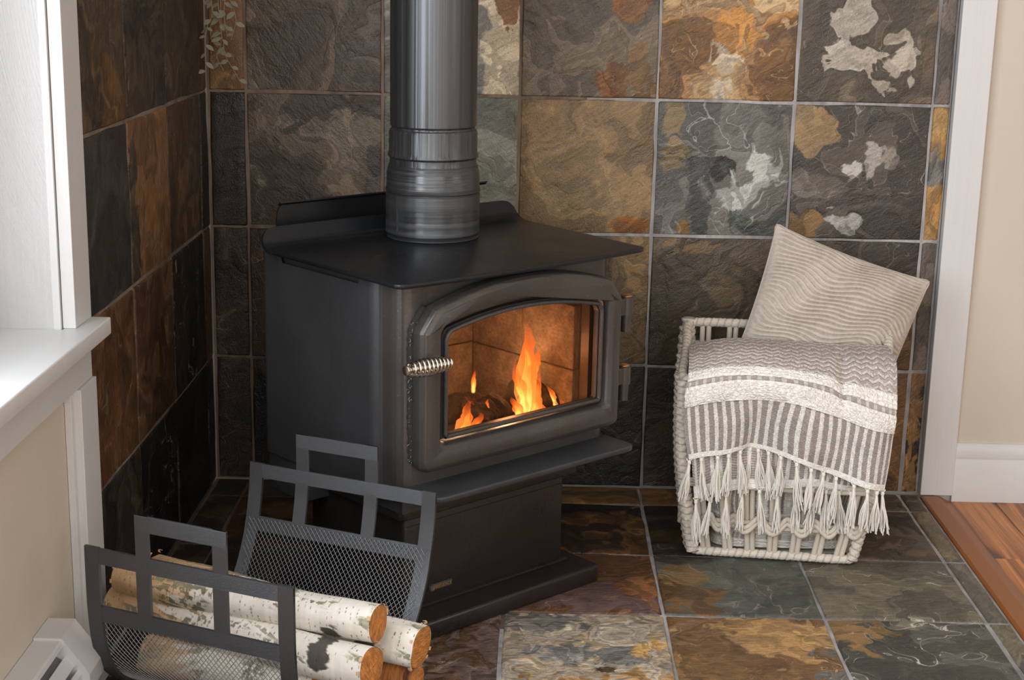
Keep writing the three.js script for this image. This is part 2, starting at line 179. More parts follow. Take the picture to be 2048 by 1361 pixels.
function tileGeo(w, h, cell, seed, crop = [0, 0, 1, 1]) {   // a cleft tile in XY facing +z, its face at z = 0, 10 mm thick
  const r = rng(seed * 131 + 7), K = 7, xs = [], ys = [], b = 0.0035; for (let i = 0; i <= K; i++) { const f = i === 0 ? 0 : i === K ? 1 : (i - 1) / (K - 2); xs.push(i === 0 ? -w / 2 : i === K ? w / 2 : lerp(-w / 2 + b, w / 2 - b, f)); ys.push(i === 0 ? -h / 2 : i === K ? h / 2 : lerp(-h / 2 + b, h / 2 - b, f)); }
  const pos = [], uv = [], idx = [], cx = (cell % PER) * CELL, cy = Math.floor(cell / PER) * CELL;
  for (let j = 0; j <= K; j++) for (let i = 0; i <= K; i++) { const e = i === 0 || j === 0 || i === K || j === K, n = 0.0022 * noise(xs[i] * 9 + seed * 3.3, ys[j] * 9 + seed); pos.push(xs[i] + (i === 0 || i === K ? (r() - .5) * .0022 : 0), ys[j] + (j === 0 || j === K ? (r() - .5) * .0022 : 0), (e ? -0.0032 : 0) + n); const U = lerp(crop[0], crop[2], xs[i] / w + .5), W = lerp(crop[1], crop[3], ys[j] / h + .5); uv.push((cx + 1.5 + U * (CELL - 3)) / 2048, (cy + 1.5 + W * (CELL - 3)) / 2048); }
  for (let j = 0; j < K; j++) for (let i = 0; i < K; i++) { const a = j * (K + 1) + i; idx.push(a, a + 1, a + K + 2, a, a + K + 2, a + K + 1); }
  const ring = []; for (let i = 0; i < K; i++) ring.push(i); for (let j = 0; j < K; j++) ring.push(j * (K + 1) + K); for (let i = K; i > 0; i--) ring.push(K * (K + 1) + i); for (let j = K; j > 0; j--) ring.push(j * (K + 1));
  const o = pos.length / 3; for (const k of ring) { pos.push(pos[k * 3], pos[k * 3 + 1], -0.010); uv.push(uv[k * 2], uv[k * 2 + 1]); }
  for (let k = 0; k < ring.length; k++) { const n = (k + 1) % ring.length; idx.push(ring[k], o + k, o + n, ring[k], o + n, ring[n]); }
  const g = new THREE.BufferGeometry(); g.setAttribute('position', new THREE.Float32BufferAttribute(pos, 3)); g.setAttribute('uv', new THREE.Float32BufferAttribute(uv, 2)); g.setIndex(idx); g.computeVertexNormals(); return g;
}
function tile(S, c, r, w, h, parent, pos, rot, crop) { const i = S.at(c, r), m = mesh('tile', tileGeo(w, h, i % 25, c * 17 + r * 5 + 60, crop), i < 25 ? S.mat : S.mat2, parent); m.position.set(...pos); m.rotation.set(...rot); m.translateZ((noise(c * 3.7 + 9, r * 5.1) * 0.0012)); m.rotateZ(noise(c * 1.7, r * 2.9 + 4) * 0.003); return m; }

// ---------------------------------------------------------------- other materials
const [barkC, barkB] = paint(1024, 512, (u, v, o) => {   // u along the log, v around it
  const a = Math.cos(v * 6.2832) * .8, b = Math.sin(v * 6.2832) * .8, n = fbm(u * 5 + a, b * 2 + u * 3, 4), n2 = fbm(u * 14 + a * 4 + 9, b * 4, 3);
  let r = 222 + n * 26, g = 217 + n * 26, bl = 207 + n * 28, h = .5 + n * .1;
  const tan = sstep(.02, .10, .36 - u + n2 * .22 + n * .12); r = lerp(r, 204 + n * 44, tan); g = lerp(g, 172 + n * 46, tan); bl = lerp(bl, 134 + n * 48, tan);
  const cells = 46, cu = u * cells, ci = Math.floor(cu), rowN = 30, cv = v * rowN + VAL[PERM[ci & 255]] * 7, ri = Math.floor(cv), q = VAL[PERM[(PERM[ci & 255] + ri) & 255]], fu = Math.abs(cu - ci - .5 - q * .3), fv = Math.abs(cv - ri - .5), mark = (q > .2 ? sstep(.09 + q * .03, .03, fu + n2 * .05) * sstep(.48, .26, fv * (1.9 - q * 1.1)) : 0) * (.35 + .65 * Math.abs(VAL[(ri * 7 + ci * 3) & 255]));
  r = lerp(r, 92, mark * .75); g = lerp(g, 80, mark * .75); bl = lerp(bl, 70, mark * .75); h -= mark * .15;
  const moss = sstep(.08, .26, fbm(u * 6 + 31, b * 1.6 + a * .7, 3) + n2 * .4) * sstep(-.12, .12, fbm(u * 70, v * 26, 3) + n2 * .5 + .04); r = lerp(r, 104 + n2 * 80, moss * .8); g = lerp(g, 104 + n2 * 80, moss * .8); bl = lerp(bl, 84 + n2 * 70, moss * .8); h -= moss * (.12 + n2 * .4);
  const knot = sstep(1, .72, Math.hypot((u - .845) * 26, (((v - .30 + 1.5) % 1) - .5) * 5) + n2 * .8); r = lerp(r, 62, knot * .9); g = lerp(g, 58, knot * .9); bl = lerp(bl, 52, knot * .9); h -= knot * .3;
  const band = fbm(u * 90, b + a + 3, 2) * 10; o[0] = r + band; o[1] = g + band; o[2] = bl + band; o[3] = h + band * .006; o[4] = .75;
});
const [endC, endB] = paint(256, 256, (u, v, o) => { const x = u - .5, y = v - .5, d = Math.hypot(x, y), n = fbm(u * 6, v * 6, 3), ring = Math.sin((d + n * .03) * 150), saw = fbm(u * 70 + v * 16, v * 10 - u * 3, 2); const k = 1 + ring * .05 + saw * .30 + n * .22; const e = sstep(.46, .50, d); o[0] = lerp(190 * k, 96, e); o[1] = lerp(124 * k, 62, e); o[2] = lerp(62 * k, 36, e); o[3] = .5 + saw * .4 + ring * .05; o[4] = .8; });
const [velC, velB] = paint(256, 256, (u, v, o) => { const n = fbm(u * 40, v * 40, 3), m = fbm(u * 6, v * 6, 3); o[0] = 190 + n * 14 + m * 10; o[1] = 180 + n * 14 + m * 10; o[2] = 169 + n * 14 + m * 10; o[3] = .5 + n * .5; o[4] = .85; });
const [ropeC, ropeB] = paint(256, 128, (u, v, o) => { const k = Math.sin((u * 26 + v) * 6.2832), n = fbm(u * 60, v * 24, 2), j = sstep(.75, 1, k); o[0] = 205 - j * 34 + n * 20; o[1] = 196 - j * 36 + n * 20; o[2] = 184 - j * 38 + n * 20; o[3] = .6 - j * .5 + n * .25; o[4] = .9; });
const THROW_ROWS = { w1: [.262, .335], d: [.335, .385], w2: [.385, .53], st: [.53, .935] };
const [throwC, throwB] = paint(1408, 1024, (u, v, o) => {
  const n = fbm(u * 160, v * 110, 2), m = fbm(u * 9, v * 9, 3), T = THROW_ROWS; let gray = 0, h = .5, cols = 24, su = u * cols, fu = su - Math.floor(su), weft = Math.sin(v * 620 + noise(u * 60, v * 8) * 2.0);
  if (v < T.w1[0]) { const zz = v / .030 + .55 * Math.abs((u * 34) % 2 - 1) + m * .3, k = zz - Math.floor(zz), stitch = .5 + .5 * Math.sin(u * 1400 + v * 200); gray = k < .64 ? 1 : .25 + .2 * stitch; h = .35 + .4 * sstep(0, .2, k) * sstep(.7, .5, k) + stitch * .12; if (k >= .64 && noise(u * 210, v * 170) > .25) gray = .95; }
  else if (v < T.w1[1] || (v >= T.d[1] && v < T.w2[1])) { const a = noise(u * 150, v * 110), b = noise(u * 60 + 5, v * 50), rows = v < T.w1[1] ? 3 : 5; gray = 0; h = .45 + .5 * Math.pow(Math.abs(Math.sin(u * 34 * 3.1416 + b * 1.3 + a * .5)) * Math.abs(Math.sin((v - .26) * 42 * 3.1416 + a * .9 + b)), .6) + a * .14; }
  else if (v < T.d[1]) { gray = fu < .6 ? 1 : 0; h = .4 + (fu < .6 ? weft * .15 : .2 * Math.sin(v * 900)); }
  else if (v < T.st[1]) { const w = fu + noise(u * 50, v * 90) * .03; gray = sstep(.60, .56, w) * sstep(0, .04, w); if (gray > .5) h = .40 + weft * .26; else h = .52 + .16 * Math.sin(v * 820) * Math.sin(u * 24 * 6.28 * 3); if (gray > .5 && weft < -.75) gray = .85; }
  else { gray = 0; h = .45 + .04 * Math.sin(u * 700) + .03 * Math.sin(v * 500); }
  const k = 1 + n * .16 + m * .05, dark = gray > .5 ? 1 + weft * .10 * (v > T.d[1] ? 1 : .4) : 1;
  o[0] = lerp(232, 176, gray) * k * dark; o[1] = lerp(228, 165, gray) * k * dark; o[2] = lerp(221, 160, gray) * k * dark; o[3] = h + n * .12; o[4] = .9;
});
const [woodC, woodB] = paint(1024, 1024, (u, v, o) => {   // four boards side by side (u across, v along)
  const k = Math.floor(u * 4), s = k * 13.7, x = (u * 4 - k), n = fbm(x * 1.4 + s, v * 2.2 + s, 3), g = fbm(x * 9 + n * 3 + s, v * 2.6, 3), f = fbm(x * 60 + s, v * 7, 2), t = clamp(.5 + g * 1.3 + VAL[k * 9 + 3] * .15), dk = sstep(.16, .34, fbm(x * 5 + n * 4 + s + 40, v * 1.5, 3));
  o[0] = lerp(128, 196, t) * (1 + f * .22); o[1] = lerp(72, 128, t) * (1 + f * .22); o[2] = lerp(34, 70, t) * (1 + f * .22); o[0] = lerp(o[0], 66, dk * .75); o[1] = lerp(o[1], 36, dk * .75); o[2] = lerp(o[2], 20, dk * .75); o[3] = .5 + f * .3; o[4] = .38 + f * .1;
});
const [pipeC, pipeB] = paint(512, 512, (u, v, o) => { const s = fbm(u * 70, v * 2.2, 4), m = fbm(u * 5, v * 6, 3), c = 84 + s * 11 + m * 12; o[0] = c; o[1] = c + 1; o[2] = c + 3; o[3] = .5 + s * .5; o[4] = .38 + s * .34; });
const [steelC, steelB] = paint(512, 512, (u, v, o) => { const m = fbm(u * 5, v * 5, 4), f = noise(u * 230, v * 230), sp = noise(u * 120 + 7, v * 120) > .93 ? 1 : 0, c = 112 + m * 14 + f * 3 + sp * 30; o[0] = c; o[1] = c; o[2] = c + 1; o[3] = .5 + f * .35 + m * .2; o[4] = .36 + m * .10 + f * .04; });
const [paintC, paintB] = paint(256, 256, (u, v, o) => { const n = fbm(u * 30, v * 4, 3), f = noise(u * 90, v * 90); o[0] = o[1] = o[2] = 208 + n * 3; o[3] = .5 + n * .2 + f * .1; o[4] = .45; });
const [plasterC, plasterB] = paint(256, 256, (u, v, o) => { const n = fbm(u * 50, v * 50, 3), m = fbm(u * 4, v * 4, 2); o[0] = 200 + m * 4; o[1] = 191 + m * 4; o[2] = 176 + m * 4; o[3] = .5 + n * .5; o[4] = .8; });
const [groutC, groutB] = paint(512, 512, (u, v, o) => { const n = fbm(u * 60, v * 60, 3), m = fbm(u * 7, v * 7, 3); const c = 1 + n * .22 + m * .3; o[0] = 150 * c; o[1] = 148 * c; o[2] = 148 * c; o[3] = .5 + n * .5; o[4] = .95; });
const [brickC, brickB] = paint(256, 256, (u, v, o) => { const n = fbm(u * 30, v * 30, 3), m = fbm(u * 5, v * 5, 3); o[0] = 146 + n * 30 + m * 44; o[1] = 136 + n * 28 + m * 42; o[2] = 126 + n * 26 + m * 40; o[3] = .5 + n * .5; o[4] = .95; });
const [charC, charB] = paint(256, 256, (u, v, o) => { const n = fbm(u * 16, v * 9, 4), a = fbm(u * 40, v * 22, 2), c = 26 + n * 26 + sstep(.2, .4, n) * 30; o[0] = c * 1.15; o[1] = c; o[2] = c * .9; o[3] = .5 + n * .6 + a * .2; o[4] = .95; });
const ember = (() => { const d = new Uint8Array(256 * 256 * 4); for (let y = 0; y < 256; y++) for (let x = 0; x < 256; x++) { const u = x / 256, v = y / 256, n = Math.abs(fbm(u * 9, v * 7, 3)), m = fbm(u * 3 + 4, v * 3, 2), k = sstep(.035, .0, n) * sstep(-.05, .25, m), i = (y * 256 + x) * 4; d[i] = 255 * k; d[i + 1] = 80 * k; d[i + 2] = 10 * k; d[i + 3] = 255; } return texture(d, 256, 256, true); })();
const [flameC, flameA] = (() => { const W = 128, H = 256, c = new Uint8Array(W * H * 4), a = new Uint8Array(W * H * 4); for (let y = 0; y < H; y++) for (let x = 0; x < W; x++) { const t = y / H, n = fbm(x / W * 5, t * 3, 3), k = sstep(0, .85, t + n * .25), i = (y * W + x) * 4; c[i] = 255; c[i + 1] = lerp(205, 132, k); c[i + 2] = lerp(120, 52, k); c[i + 3] = 255; const al = clamp((1 - sstep(.45, 1, t)) * sstep(0, .08, t) * (.75 + n * 1.0)) * 255; a[i] = a[i + 1] = a[i + 2] = al; a[i + 3] = 255; } return [texture(c, W, H, true), texture(a, W, H, false)]; })();
const M = {
  groutTan: std({ color: 0xd2baa6, map: groutC, bumpMap: groutB, bumpScale: .001, roughness: .95 }),
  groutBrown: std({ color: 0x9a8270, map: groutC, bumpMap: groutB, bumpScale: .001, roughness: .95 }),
  grout: std({ map: groutC, bumpMap: groutB, bumpScale: .001, roughness: .95 }), white: std({ map: paintC, bumpMap: paintB, bumpScale: .0004, roughness: .42 }), plaster: std({ map: plasterC, bumpMap: plasterB, bumpScale: .0006, roughness: .85 }), ceiling: std({ color: 0xe9e6e0, roughness: .9 }),
  heater: std({ color: 0xc9c9cb, roughness: .42 }), heaterDark: std({ color: 0x6e6e70, roughness: .5 }), wood: std({ map: woodC, bumpMap: woodB, roughnessMap: woodB, bumpScale: .0006, roughness: 1 }), reducer: std({ color: 0x8a5022, map: null, bumpMap: woodB, bumpScale: .0004, roughness: .38 }),
  glass: phy({ color: 0xffffff, transmission: 1, thickness: 0, roughness: 0, ior: 1.5 }), stoveGlass: phy({ color: 0xe9d6c2, transmission: 1, thickness: 0, roughness: .04, ior: 1.45 }),
  steelDark: std({ color: 0x665c56, map: steelC, bumpMap: steelB, roughnessMap: steelB, bumpScale: .0005, roughness: 1, metalness: .15 }), steel: std({ color: 0x9da0a5, map: steelC, bumpMap: steelB, roughnessMap: steelB, bumpScale: .0002, roughness: 1.1, metalness: .4 }), black: std({ color: 0x141415, roughness: .4 }), cast: std({ color: 0xbab4ae, map: steelC, bumpMap: steelB, roughnessMap: steelB, bumpScale: .0003, roughness: 1.05, metalness: .5 }), topSteel: std({ color: 0x545a62, map: steelC, bumpMap: steelB, roughnessMap: steelB, bumpScale: .0002, roughness: 1, metalness: .4 }),
  pipe: std({ map: pipeC, bumpMap: pipeB, roughnessMap: pipeB, bumpScale: .0009, roughness: 1, metalness: .7 }), iron: std({ color: 0x5c5e62, roughness: .40, metalness: .75, bumpMap: steelB, bumpScale: .0003 }), wire: std({ color: 0x85878a, roughness: .35, metalness: .7 }), chrome: std({ color: 0xd8d0c4, roughness: .22, metalness: 1 }), brass: std({ color: 0xc89a62, roughness: .35, metalness: .9 }), gasket: std({ color: 0x26241f, roughness: .95 }), fleck: std({ color: 0x8f8b84, roughness: .9 }),
  brick: std({ map: brickC, bumpMap: brickB, bumpScale: .002, roughness: .95 }), char: std({ map: charC, bumpMap: charB, bumpScale: .006, roughness: .95, emissiveMap: ember, emissive: 0xffffff, emissiveIntensity: .9 }), ash: std({ color: 0x5a4c40, roughness: 1, bumpMap: brickB, bumpScale: .006 }),
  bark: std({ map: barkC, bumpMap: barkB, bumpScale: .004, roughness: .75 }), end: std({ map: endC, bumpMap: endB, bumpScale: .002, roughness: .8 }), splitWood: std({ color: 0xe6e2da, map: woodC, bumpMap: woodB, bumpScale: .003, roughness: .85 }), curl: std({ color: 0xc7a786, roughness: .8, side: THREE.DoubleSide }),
  velvet: phy({ map: velC, bumpMap: velB, bumpScale: .0006, roughness: .85, sheen: .6, sheenColor: new THREE.Color(.8, .76, .7), sheenRoughness: .5 }), rope: std({ map: ropeC, bumpMap: ropeB, bumpScale: .0022, roughness: .9 }), cord: std({ color: 0xc6bcae, roughness: .85, bumpMap: velB, bumpScale: .0008 }), throwCloth: std({ map: throwC, bumpMap: throwB, bumpScale: .0035, roughness: .92 }), fringe: std({ color: 0xe2ddd4, roughness: .9 }),
  leaf: phy({ color: 0x8f8a78, roughness: .7, side: THREE.DoubleSide }), stem: std({ color: 0x9c8c74, roughness: .8 }), pot: std({ color: 0xd9d4cb, roughness: .6 }), letter: std({ color: 0xb08a58, roughness: .4, metalness: .7 }),
};

// ---------------------------------------------------------------- the setting
const XC0 = 0.0885, YR3 = 0.3012, ZL0 = 0.0741, XV3 = 1.0116, ZF0 = 0.1235, XEDGE = 1.680, HG = 0.0028, ROOM_X = 4.6, ROOM_Z = 5.2, CEIL = 2.55;
const wallBack = structure('wall_back', 'back wall of mixed brown, grey and rust slate tiles, beige plaster at its right end');
mesh('plaster', boxAB([-.14, -.05, -.16], [ROOM_X + .14, CEIL, -.012]), M.plaster, wallBack);
mesh('plaster', boxAB([1.72, -.02, -.014], [ROOM_X, CEIL, 0]), M.plaster, wallBack);
mesh('grout', boxAB([.001, 0, -.014], [.86, CEIL, -.0032]), M.groutTan, wallBack); mesh('grout', boxAB([.86, 0, -.014], [XEDGE, CEIL, -.0032]), M.grout, wallBack);
const wallLeft = structure('wall_left', 'left wall of dark slate tiles meeting the white window trim, beige plaster beyond');
for (const [a, b] of [[[-.16, -.05, -.012], [-.012, CEIL, 1.14]], [[-.16, -.05, 1.14], [0, .60, 2.78]], [[-.16, 2.0, 1.14], [0, CEIL, 2.78]], [[-.16, -.05, 2.78], [0, CEIL, 3.15]], [[-.16, -.05, 3.15], [0, .72, 4.95]], [[-.16, 2.16, 3.15], [0, CEIL, 4.95]], [[-.16, -.05, 4.95], [0, CEIL, ROOM_Z]]]) mesh('plaster', boxAB(a, b), M.plaster, wallLeft);
mesh('grout', boxAB([-.014, 0, .001], [-.0032, CEIL, 1.06]), M.groutTan, wallLeft);
{ // slate on the walls: rows count down from the top one in view; the rows above the frame repeat
  const rowsY = []; for (let r = -5; r <= 3; r++) { const top = YR3 + (3 - r) * PITCH; rowsY.push([r, r === 3 ? 0 : top - PITCH, Math.min(top, CEIL)]); }
  for (const [r, y0, y1] of rowsY) {
    if (y1 <= y0) continue; const h = y1 - y0 - 2 * HG, rr = r < 0 ? ((r % 3) + 3) % 3 : r;
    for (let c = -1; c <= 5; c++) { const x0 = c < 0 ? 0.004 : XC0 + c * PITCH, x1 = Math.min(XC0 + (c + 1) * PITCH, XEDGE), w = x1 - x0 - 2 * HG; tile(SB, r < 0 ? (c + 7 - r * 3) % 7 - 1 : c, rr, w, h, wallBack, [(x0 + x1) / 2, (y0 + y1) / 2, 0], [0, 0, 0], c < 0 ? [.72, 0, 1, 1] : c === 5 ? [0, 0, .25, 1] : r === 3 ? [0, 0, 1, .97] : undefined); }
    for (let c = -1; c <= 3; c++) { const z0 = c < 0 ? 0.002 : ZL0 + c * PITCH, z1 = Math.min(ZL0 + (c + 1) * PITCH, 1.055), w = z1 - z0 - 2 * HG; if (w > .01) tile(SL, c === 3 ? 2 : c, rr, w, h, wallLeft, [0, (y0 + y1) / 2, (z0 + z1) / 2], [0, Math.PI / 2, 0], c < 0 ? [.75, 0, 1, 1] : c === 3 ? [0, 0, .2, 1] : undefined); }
  }
}
const floor = structure('floor', 'slate tile hearth with pale grout and warm brown timber boards beyond it');
mesh('subfloor', boxAB([-.14, -.08, -.14], [ROOM_X + .14, -.026, ROOM_Z + .14]), M.grout, floor);
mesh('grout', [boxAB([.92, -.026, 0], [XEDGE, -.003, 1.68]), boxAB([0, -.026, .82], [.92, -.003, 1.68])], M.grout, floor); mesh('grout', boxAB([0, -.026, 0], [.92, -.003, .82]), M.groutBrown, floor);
for (let r = 0; r <= 5; r++) for (let c = -1; c <= 5; c++) {
  const x0 = c < 0 ? .004 : XV3 + (c - 3) * PITCH, x1 = Math.min(XV3 + (c - 2) * PITCH, XEDGE), z0 = r ? ZF0 + (r - 1) * PITCH : .004, z1 = ZF0 + r * PITCH, w = x1 - x0 - 2 * HG, h = z1 - z0 - 2 * HG; if (w < .02) continue;
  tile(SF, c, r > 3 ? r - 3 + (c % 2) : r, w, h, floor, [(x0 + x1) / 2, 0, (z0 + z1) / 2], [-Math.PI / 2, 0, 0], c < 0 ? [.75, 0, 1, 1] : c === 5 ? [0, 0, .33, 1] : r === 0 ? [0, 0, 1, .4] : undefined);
}
{ // boards run towards the back wall
  const r = rng(91), variants = []; const L = [1.2, .9, .6, .75];
  const board = (w, l, k) => { const key = [w.toFixed(3), l.toFixed(3), k].join(); if (!variants[key]) { const g = G(box(w - .0012, .014, l - .0012, 0, -.007, 0, .0015, 1)), p = g.attributes.position, uv = g.attributes.uv; for (let i = 0; i < p.count; i++) uv.setXY(i, (k % 4 + clamp(p.getX(i) / .11 + .5, .01, .99)) / 4, p.getZ(i) * .8 + k * .37); variants[key] = g; } return variants[key]; };
  const lay = (x0, x1, z0, z1) => { for (let x = x0; x < x1 - .01; x += .11) { let z = z0, first = r(); while (z < z1 - .01) { let l = L[Math.floor(r() * 4)] * (first < 0 ? 1 : .35 + first * .6); first = -1; l = Math.round(l / .15) * .15 || .15; const w = Math.min(.11, x1 - x); if (z + l > z1 - .1) l = z1 - z; const m = mesh('plank', board(w, l, Math.floor(r() * 12)), M.wood, floor); m.position.set(x + w / 2, -.012, z + l / 2); z += l; } } };
  lay(1.752, ROOM_X, .016, ROOM_Z); lay(0, 1.752, 1.75, ROOM_Z);
}
const trimStrip = structure('trim_3', 'reddish brown timber strip between slate hearth and floor boards');
{ const prof = [[0, -.012], [0, .0005], [.006, .0035], [.044, .0035], [.072, -.0118]], ext = (z0, z1) => new THREE.ExtrudeGeometry(shapeOf(rounded(prof, [0, .002, .004, .02, 0])), { depth: z1 - z0, bevelEnabled: false }).translate(XEDGE + .001, 0, z0); const g = G(ext(.024, 1.75)), p = g.attributes.position, uv = g.attributes.uv; for (let i = 0; i < p.count; i++) uv.setXY(i, p.getX(i) * 3, p.getZ(i) * .8); mesh('threshold', g, M.reducer, trimStrip); mesh('threshold', box(1.752, .0155, .07, .876, -.0042, 1.717, .003), M.reducer, trimStrip); }
const ceiling = structure('ceiling', 'plain white ceiling above the hearth, out of view'); mesh('slab', boxAB([-.16, CEIL, -.16], [ROOM_X + .14, CEIL + .12, ROOM_Z + .14]), M.ceiling, ceiling);
const wallRight = structure('wall_right', 'beige wall with a window, right of the view');
for (const [a, b] of [[[ROOM_X, -.05, -.012], [ROOM_X + .14, CEIL, 1.95]], [[ROOM_X, -.05, 1.95], [ROOM_X + .14, .72, 3.85]], [[ROOM_X, 2.18, 1.95], [ROOM_X + .14, CEIL, 3.85]], [[ROOM_X, -.05, 3.85], [ROOM_X + .14, CEIL, ROOM_Z]]]) mesh('plaster', boxAB(a, b), M.plaster, wallRight);
const wallFront = structure('wall_front', 'beige wall with a wide window, behind the viewer');
for (const [a, b] of [[[-.16, -.05, ROOM_Z], [.25, CEIL, ROOM_Z + .14]], [[.25, -.05, ROOM_Z], [3.55, .65, ROOM_Z + .14]], [[.25, 2.35, ROOM_Z], [3.55, CEIL, ROOM_Z + .14]], [[3.55, -.05, ROOM_Z], [ROOM_X + .14, CEIL, ROOM_Z + .14]]]) mesh('plaster', boxAB(a, b), M.plaster, wallFront);
function plainWindow(n, label, a, b, axis) { const w = structure('window_' + n, label), t = .05, g = [], C = (f) => { const p = [a, b].map((q) => q.slice()); f(p); g.push(boxAB(p[0], p[1], .004, 1)); }; C((p) => { p[1][1] = a[1] + t; }); C((p) => { p[0][1] = b[1] - t; }); C((p) => { p[1][axis] = a[axis] + t; }); C((p) => { p[0][axis] = b[axis] - t; }); mesh('frame', g, M.white, w); const o = axis ? 0 : 2, m = (a[o] + b[o]) / 2, p = [a.slice(), b.slice()]; p[0][o] = m - .002; p[1][o] = m + .002; mesh('pane', boxAB(p[0], p[1]), M.glass, w); }
plainWindow(2, 'wide white framed window behind the viewer', [.25, .65, 5.26], [3.55, 2.35, 5.31], 0);
plainWindow(4, 'added white framed window in the left wall beside the viewer, out of view', [-.14, .72, 3.15], [-.095, 2.16, 4.95], 2);  // unseen window added for the key light, keeping the jamb from blowing out
plainWindow(3, 'white framed window in the right wall, out of view', [ROOM_X + .06, .72, 1.95], [ROOM_X + .11, 2.18, 3.85], 2);
// window in the left wall, with the white woodwork the picture shows
const win = structure('window_1', 'white painted window recess with deep sill and flat casing at the left edge');
mesh('jamb', [boxAB([-.16, .60, 1.120], [-.001, 2.0, 1.140]), boxAB([-.16, .60, 2.78], [-.001, 2.0, 2.80]), boxAB([-.16, 1.985, 1.12], [-.001, 2.01, 2.80])], M.white, win);
mesh('casing', boxAB([.0005, .636, 1.046], [.021, 2.1, 1.134], .0012), M.white, win); mesh('casing', boxAB([.0005, .636, 2.786], [.021, 2.1, 2.876], .0012), M.white, win); mesh('casing', boxAB([.0005, 2.012, 1.046], [.022, 2.11, 2.876], .0012), M.white, win);
mesh('sill', slabXZ([[-.15, 1.1405], [.0006, 1.1405], [.0006, 1.046], [.052, 1.046], [.052, 2.89], [.0006, 2.89], [.0006, 2.7795], [-.15, 2.7795]].reverse(), .607, .636, .0025), M.white, win);
mesh('apron', boxAB([.0005, .5355, 1.050], [.019, .607, 2.87], .0012), M.white, win);
mesh('sash', [boxAB([-.145, .636, 1.152], [-.125, .69, 2.768], .002, 1), boxAB([-.145, 1.94, 1.152], [-.125, 1.99, 2.768], .002, 1), boxAB([-.145, .636, 1.152], [-.125, 1.99, 1.20], .002, 1), boxAB([-.145, .636, 2.72], [-.125, 1.99, 2.768], .002, 1)], M.white, win);
mesh('pane', boxAB([-.137, .68, 1.19], [-.133, 1.95, 2.73]), M.glass, win);
const trim1 = structure('trim_1', 'white vertical board below the window sill at the edge of the slate'); mesh('board', boxAB([.0005, 0, 1.046], [.0245, .535, 1.136], .0015), M.white, trim1); mesh('board', boxAB([.0005, 0, 1.136], [.012, .5345, 1.150], .001), M.white, trim1);
const trim2 = structure('trim_2', 'tall white corner board right of the slate wall'); mesh('board', boxAB([XEDGE + .001, .004, -.002], [1.757, CEIL, .022], .002), M.white, trim2);
const base = structure('baseboard_right', 'white baseboard with a moulded top below the beige wall on the right');
mesh('board', extrudeX(rounded([[0, -.012], [.017, -.012], [.017, .088], [.014, .094], [.0155, .098], [.0155, .118], [.006, .131], [0, .131]], [0, 0, .001, .001, .001, .006, .004, 0], 4), 1.757, ROOM_X), M.white, base);

// ---------------------------------------------------------------- electric heater on the left wall
{
  const h = thing('baseboard_heater', 'light grey metal baseboard heater low on the wall under the window', 'heater', [0, 0, 1.29]);
  const zx = (pts) => pts.map(([x, y]) => [x, y]);
  const alongZ = (pts, z0, z1) => toCreasedNormals(new THREE.ExtrudeGeometry(shapeOf(pts), { depth: z1 - z0, bevelEnabled: false }).translate(0, 0, z0), .4);
  const cap = [[.001, .02], [.001, .2085], [.043, .2085], [.077, .162], [.084, .150], [.084, .122], [.076, .108], [.076, .02]];
  mesh('end_cap', [alongZ(cap, -.005, .068), boxAB([.001, .0015, -.002], [.07, .02, .06])], M.heater, h);
  mesh('top_cover', alongZ([[.001, .150], [.001, .2045], [.041, .2045], [.044, .202], [.046, .196], [.038, .199], [.006, .199], [.006, .150]], .066, 1.5), M.heater, h);
  mesh('damper', alongZ([[.046, .176], [.060, .163], [.062, .165], [.047, .179]], .068, 1.49), M.heater, h);
  mesh('damper', alongZ([[.030, .178], [.044, .170], [.045, .172], [.031, .181]], .068, 1.49), M.heaterDark, h);
  mesh('front_panel', alongZ([[.066, .158], [.072, .152], [.074, .05], [.072, .04], [.068, .04], [.070, .05], [.068, .15], [.063, .156]], .066, 1.5), M.heater, h);
  const fins = []; for (let i = 0; i < 90; i++) fins.push(box(.05, .06, .0008, .036, .105, .09 + i * .0155)); mesh('fins', fins, M.heaterDark, h).userData.kind = 'stuff';
  mesh('back_plate', boxAB([.0005, .0015, .05], [.003, .16, 1.5]), M.heaterDark, h);
}

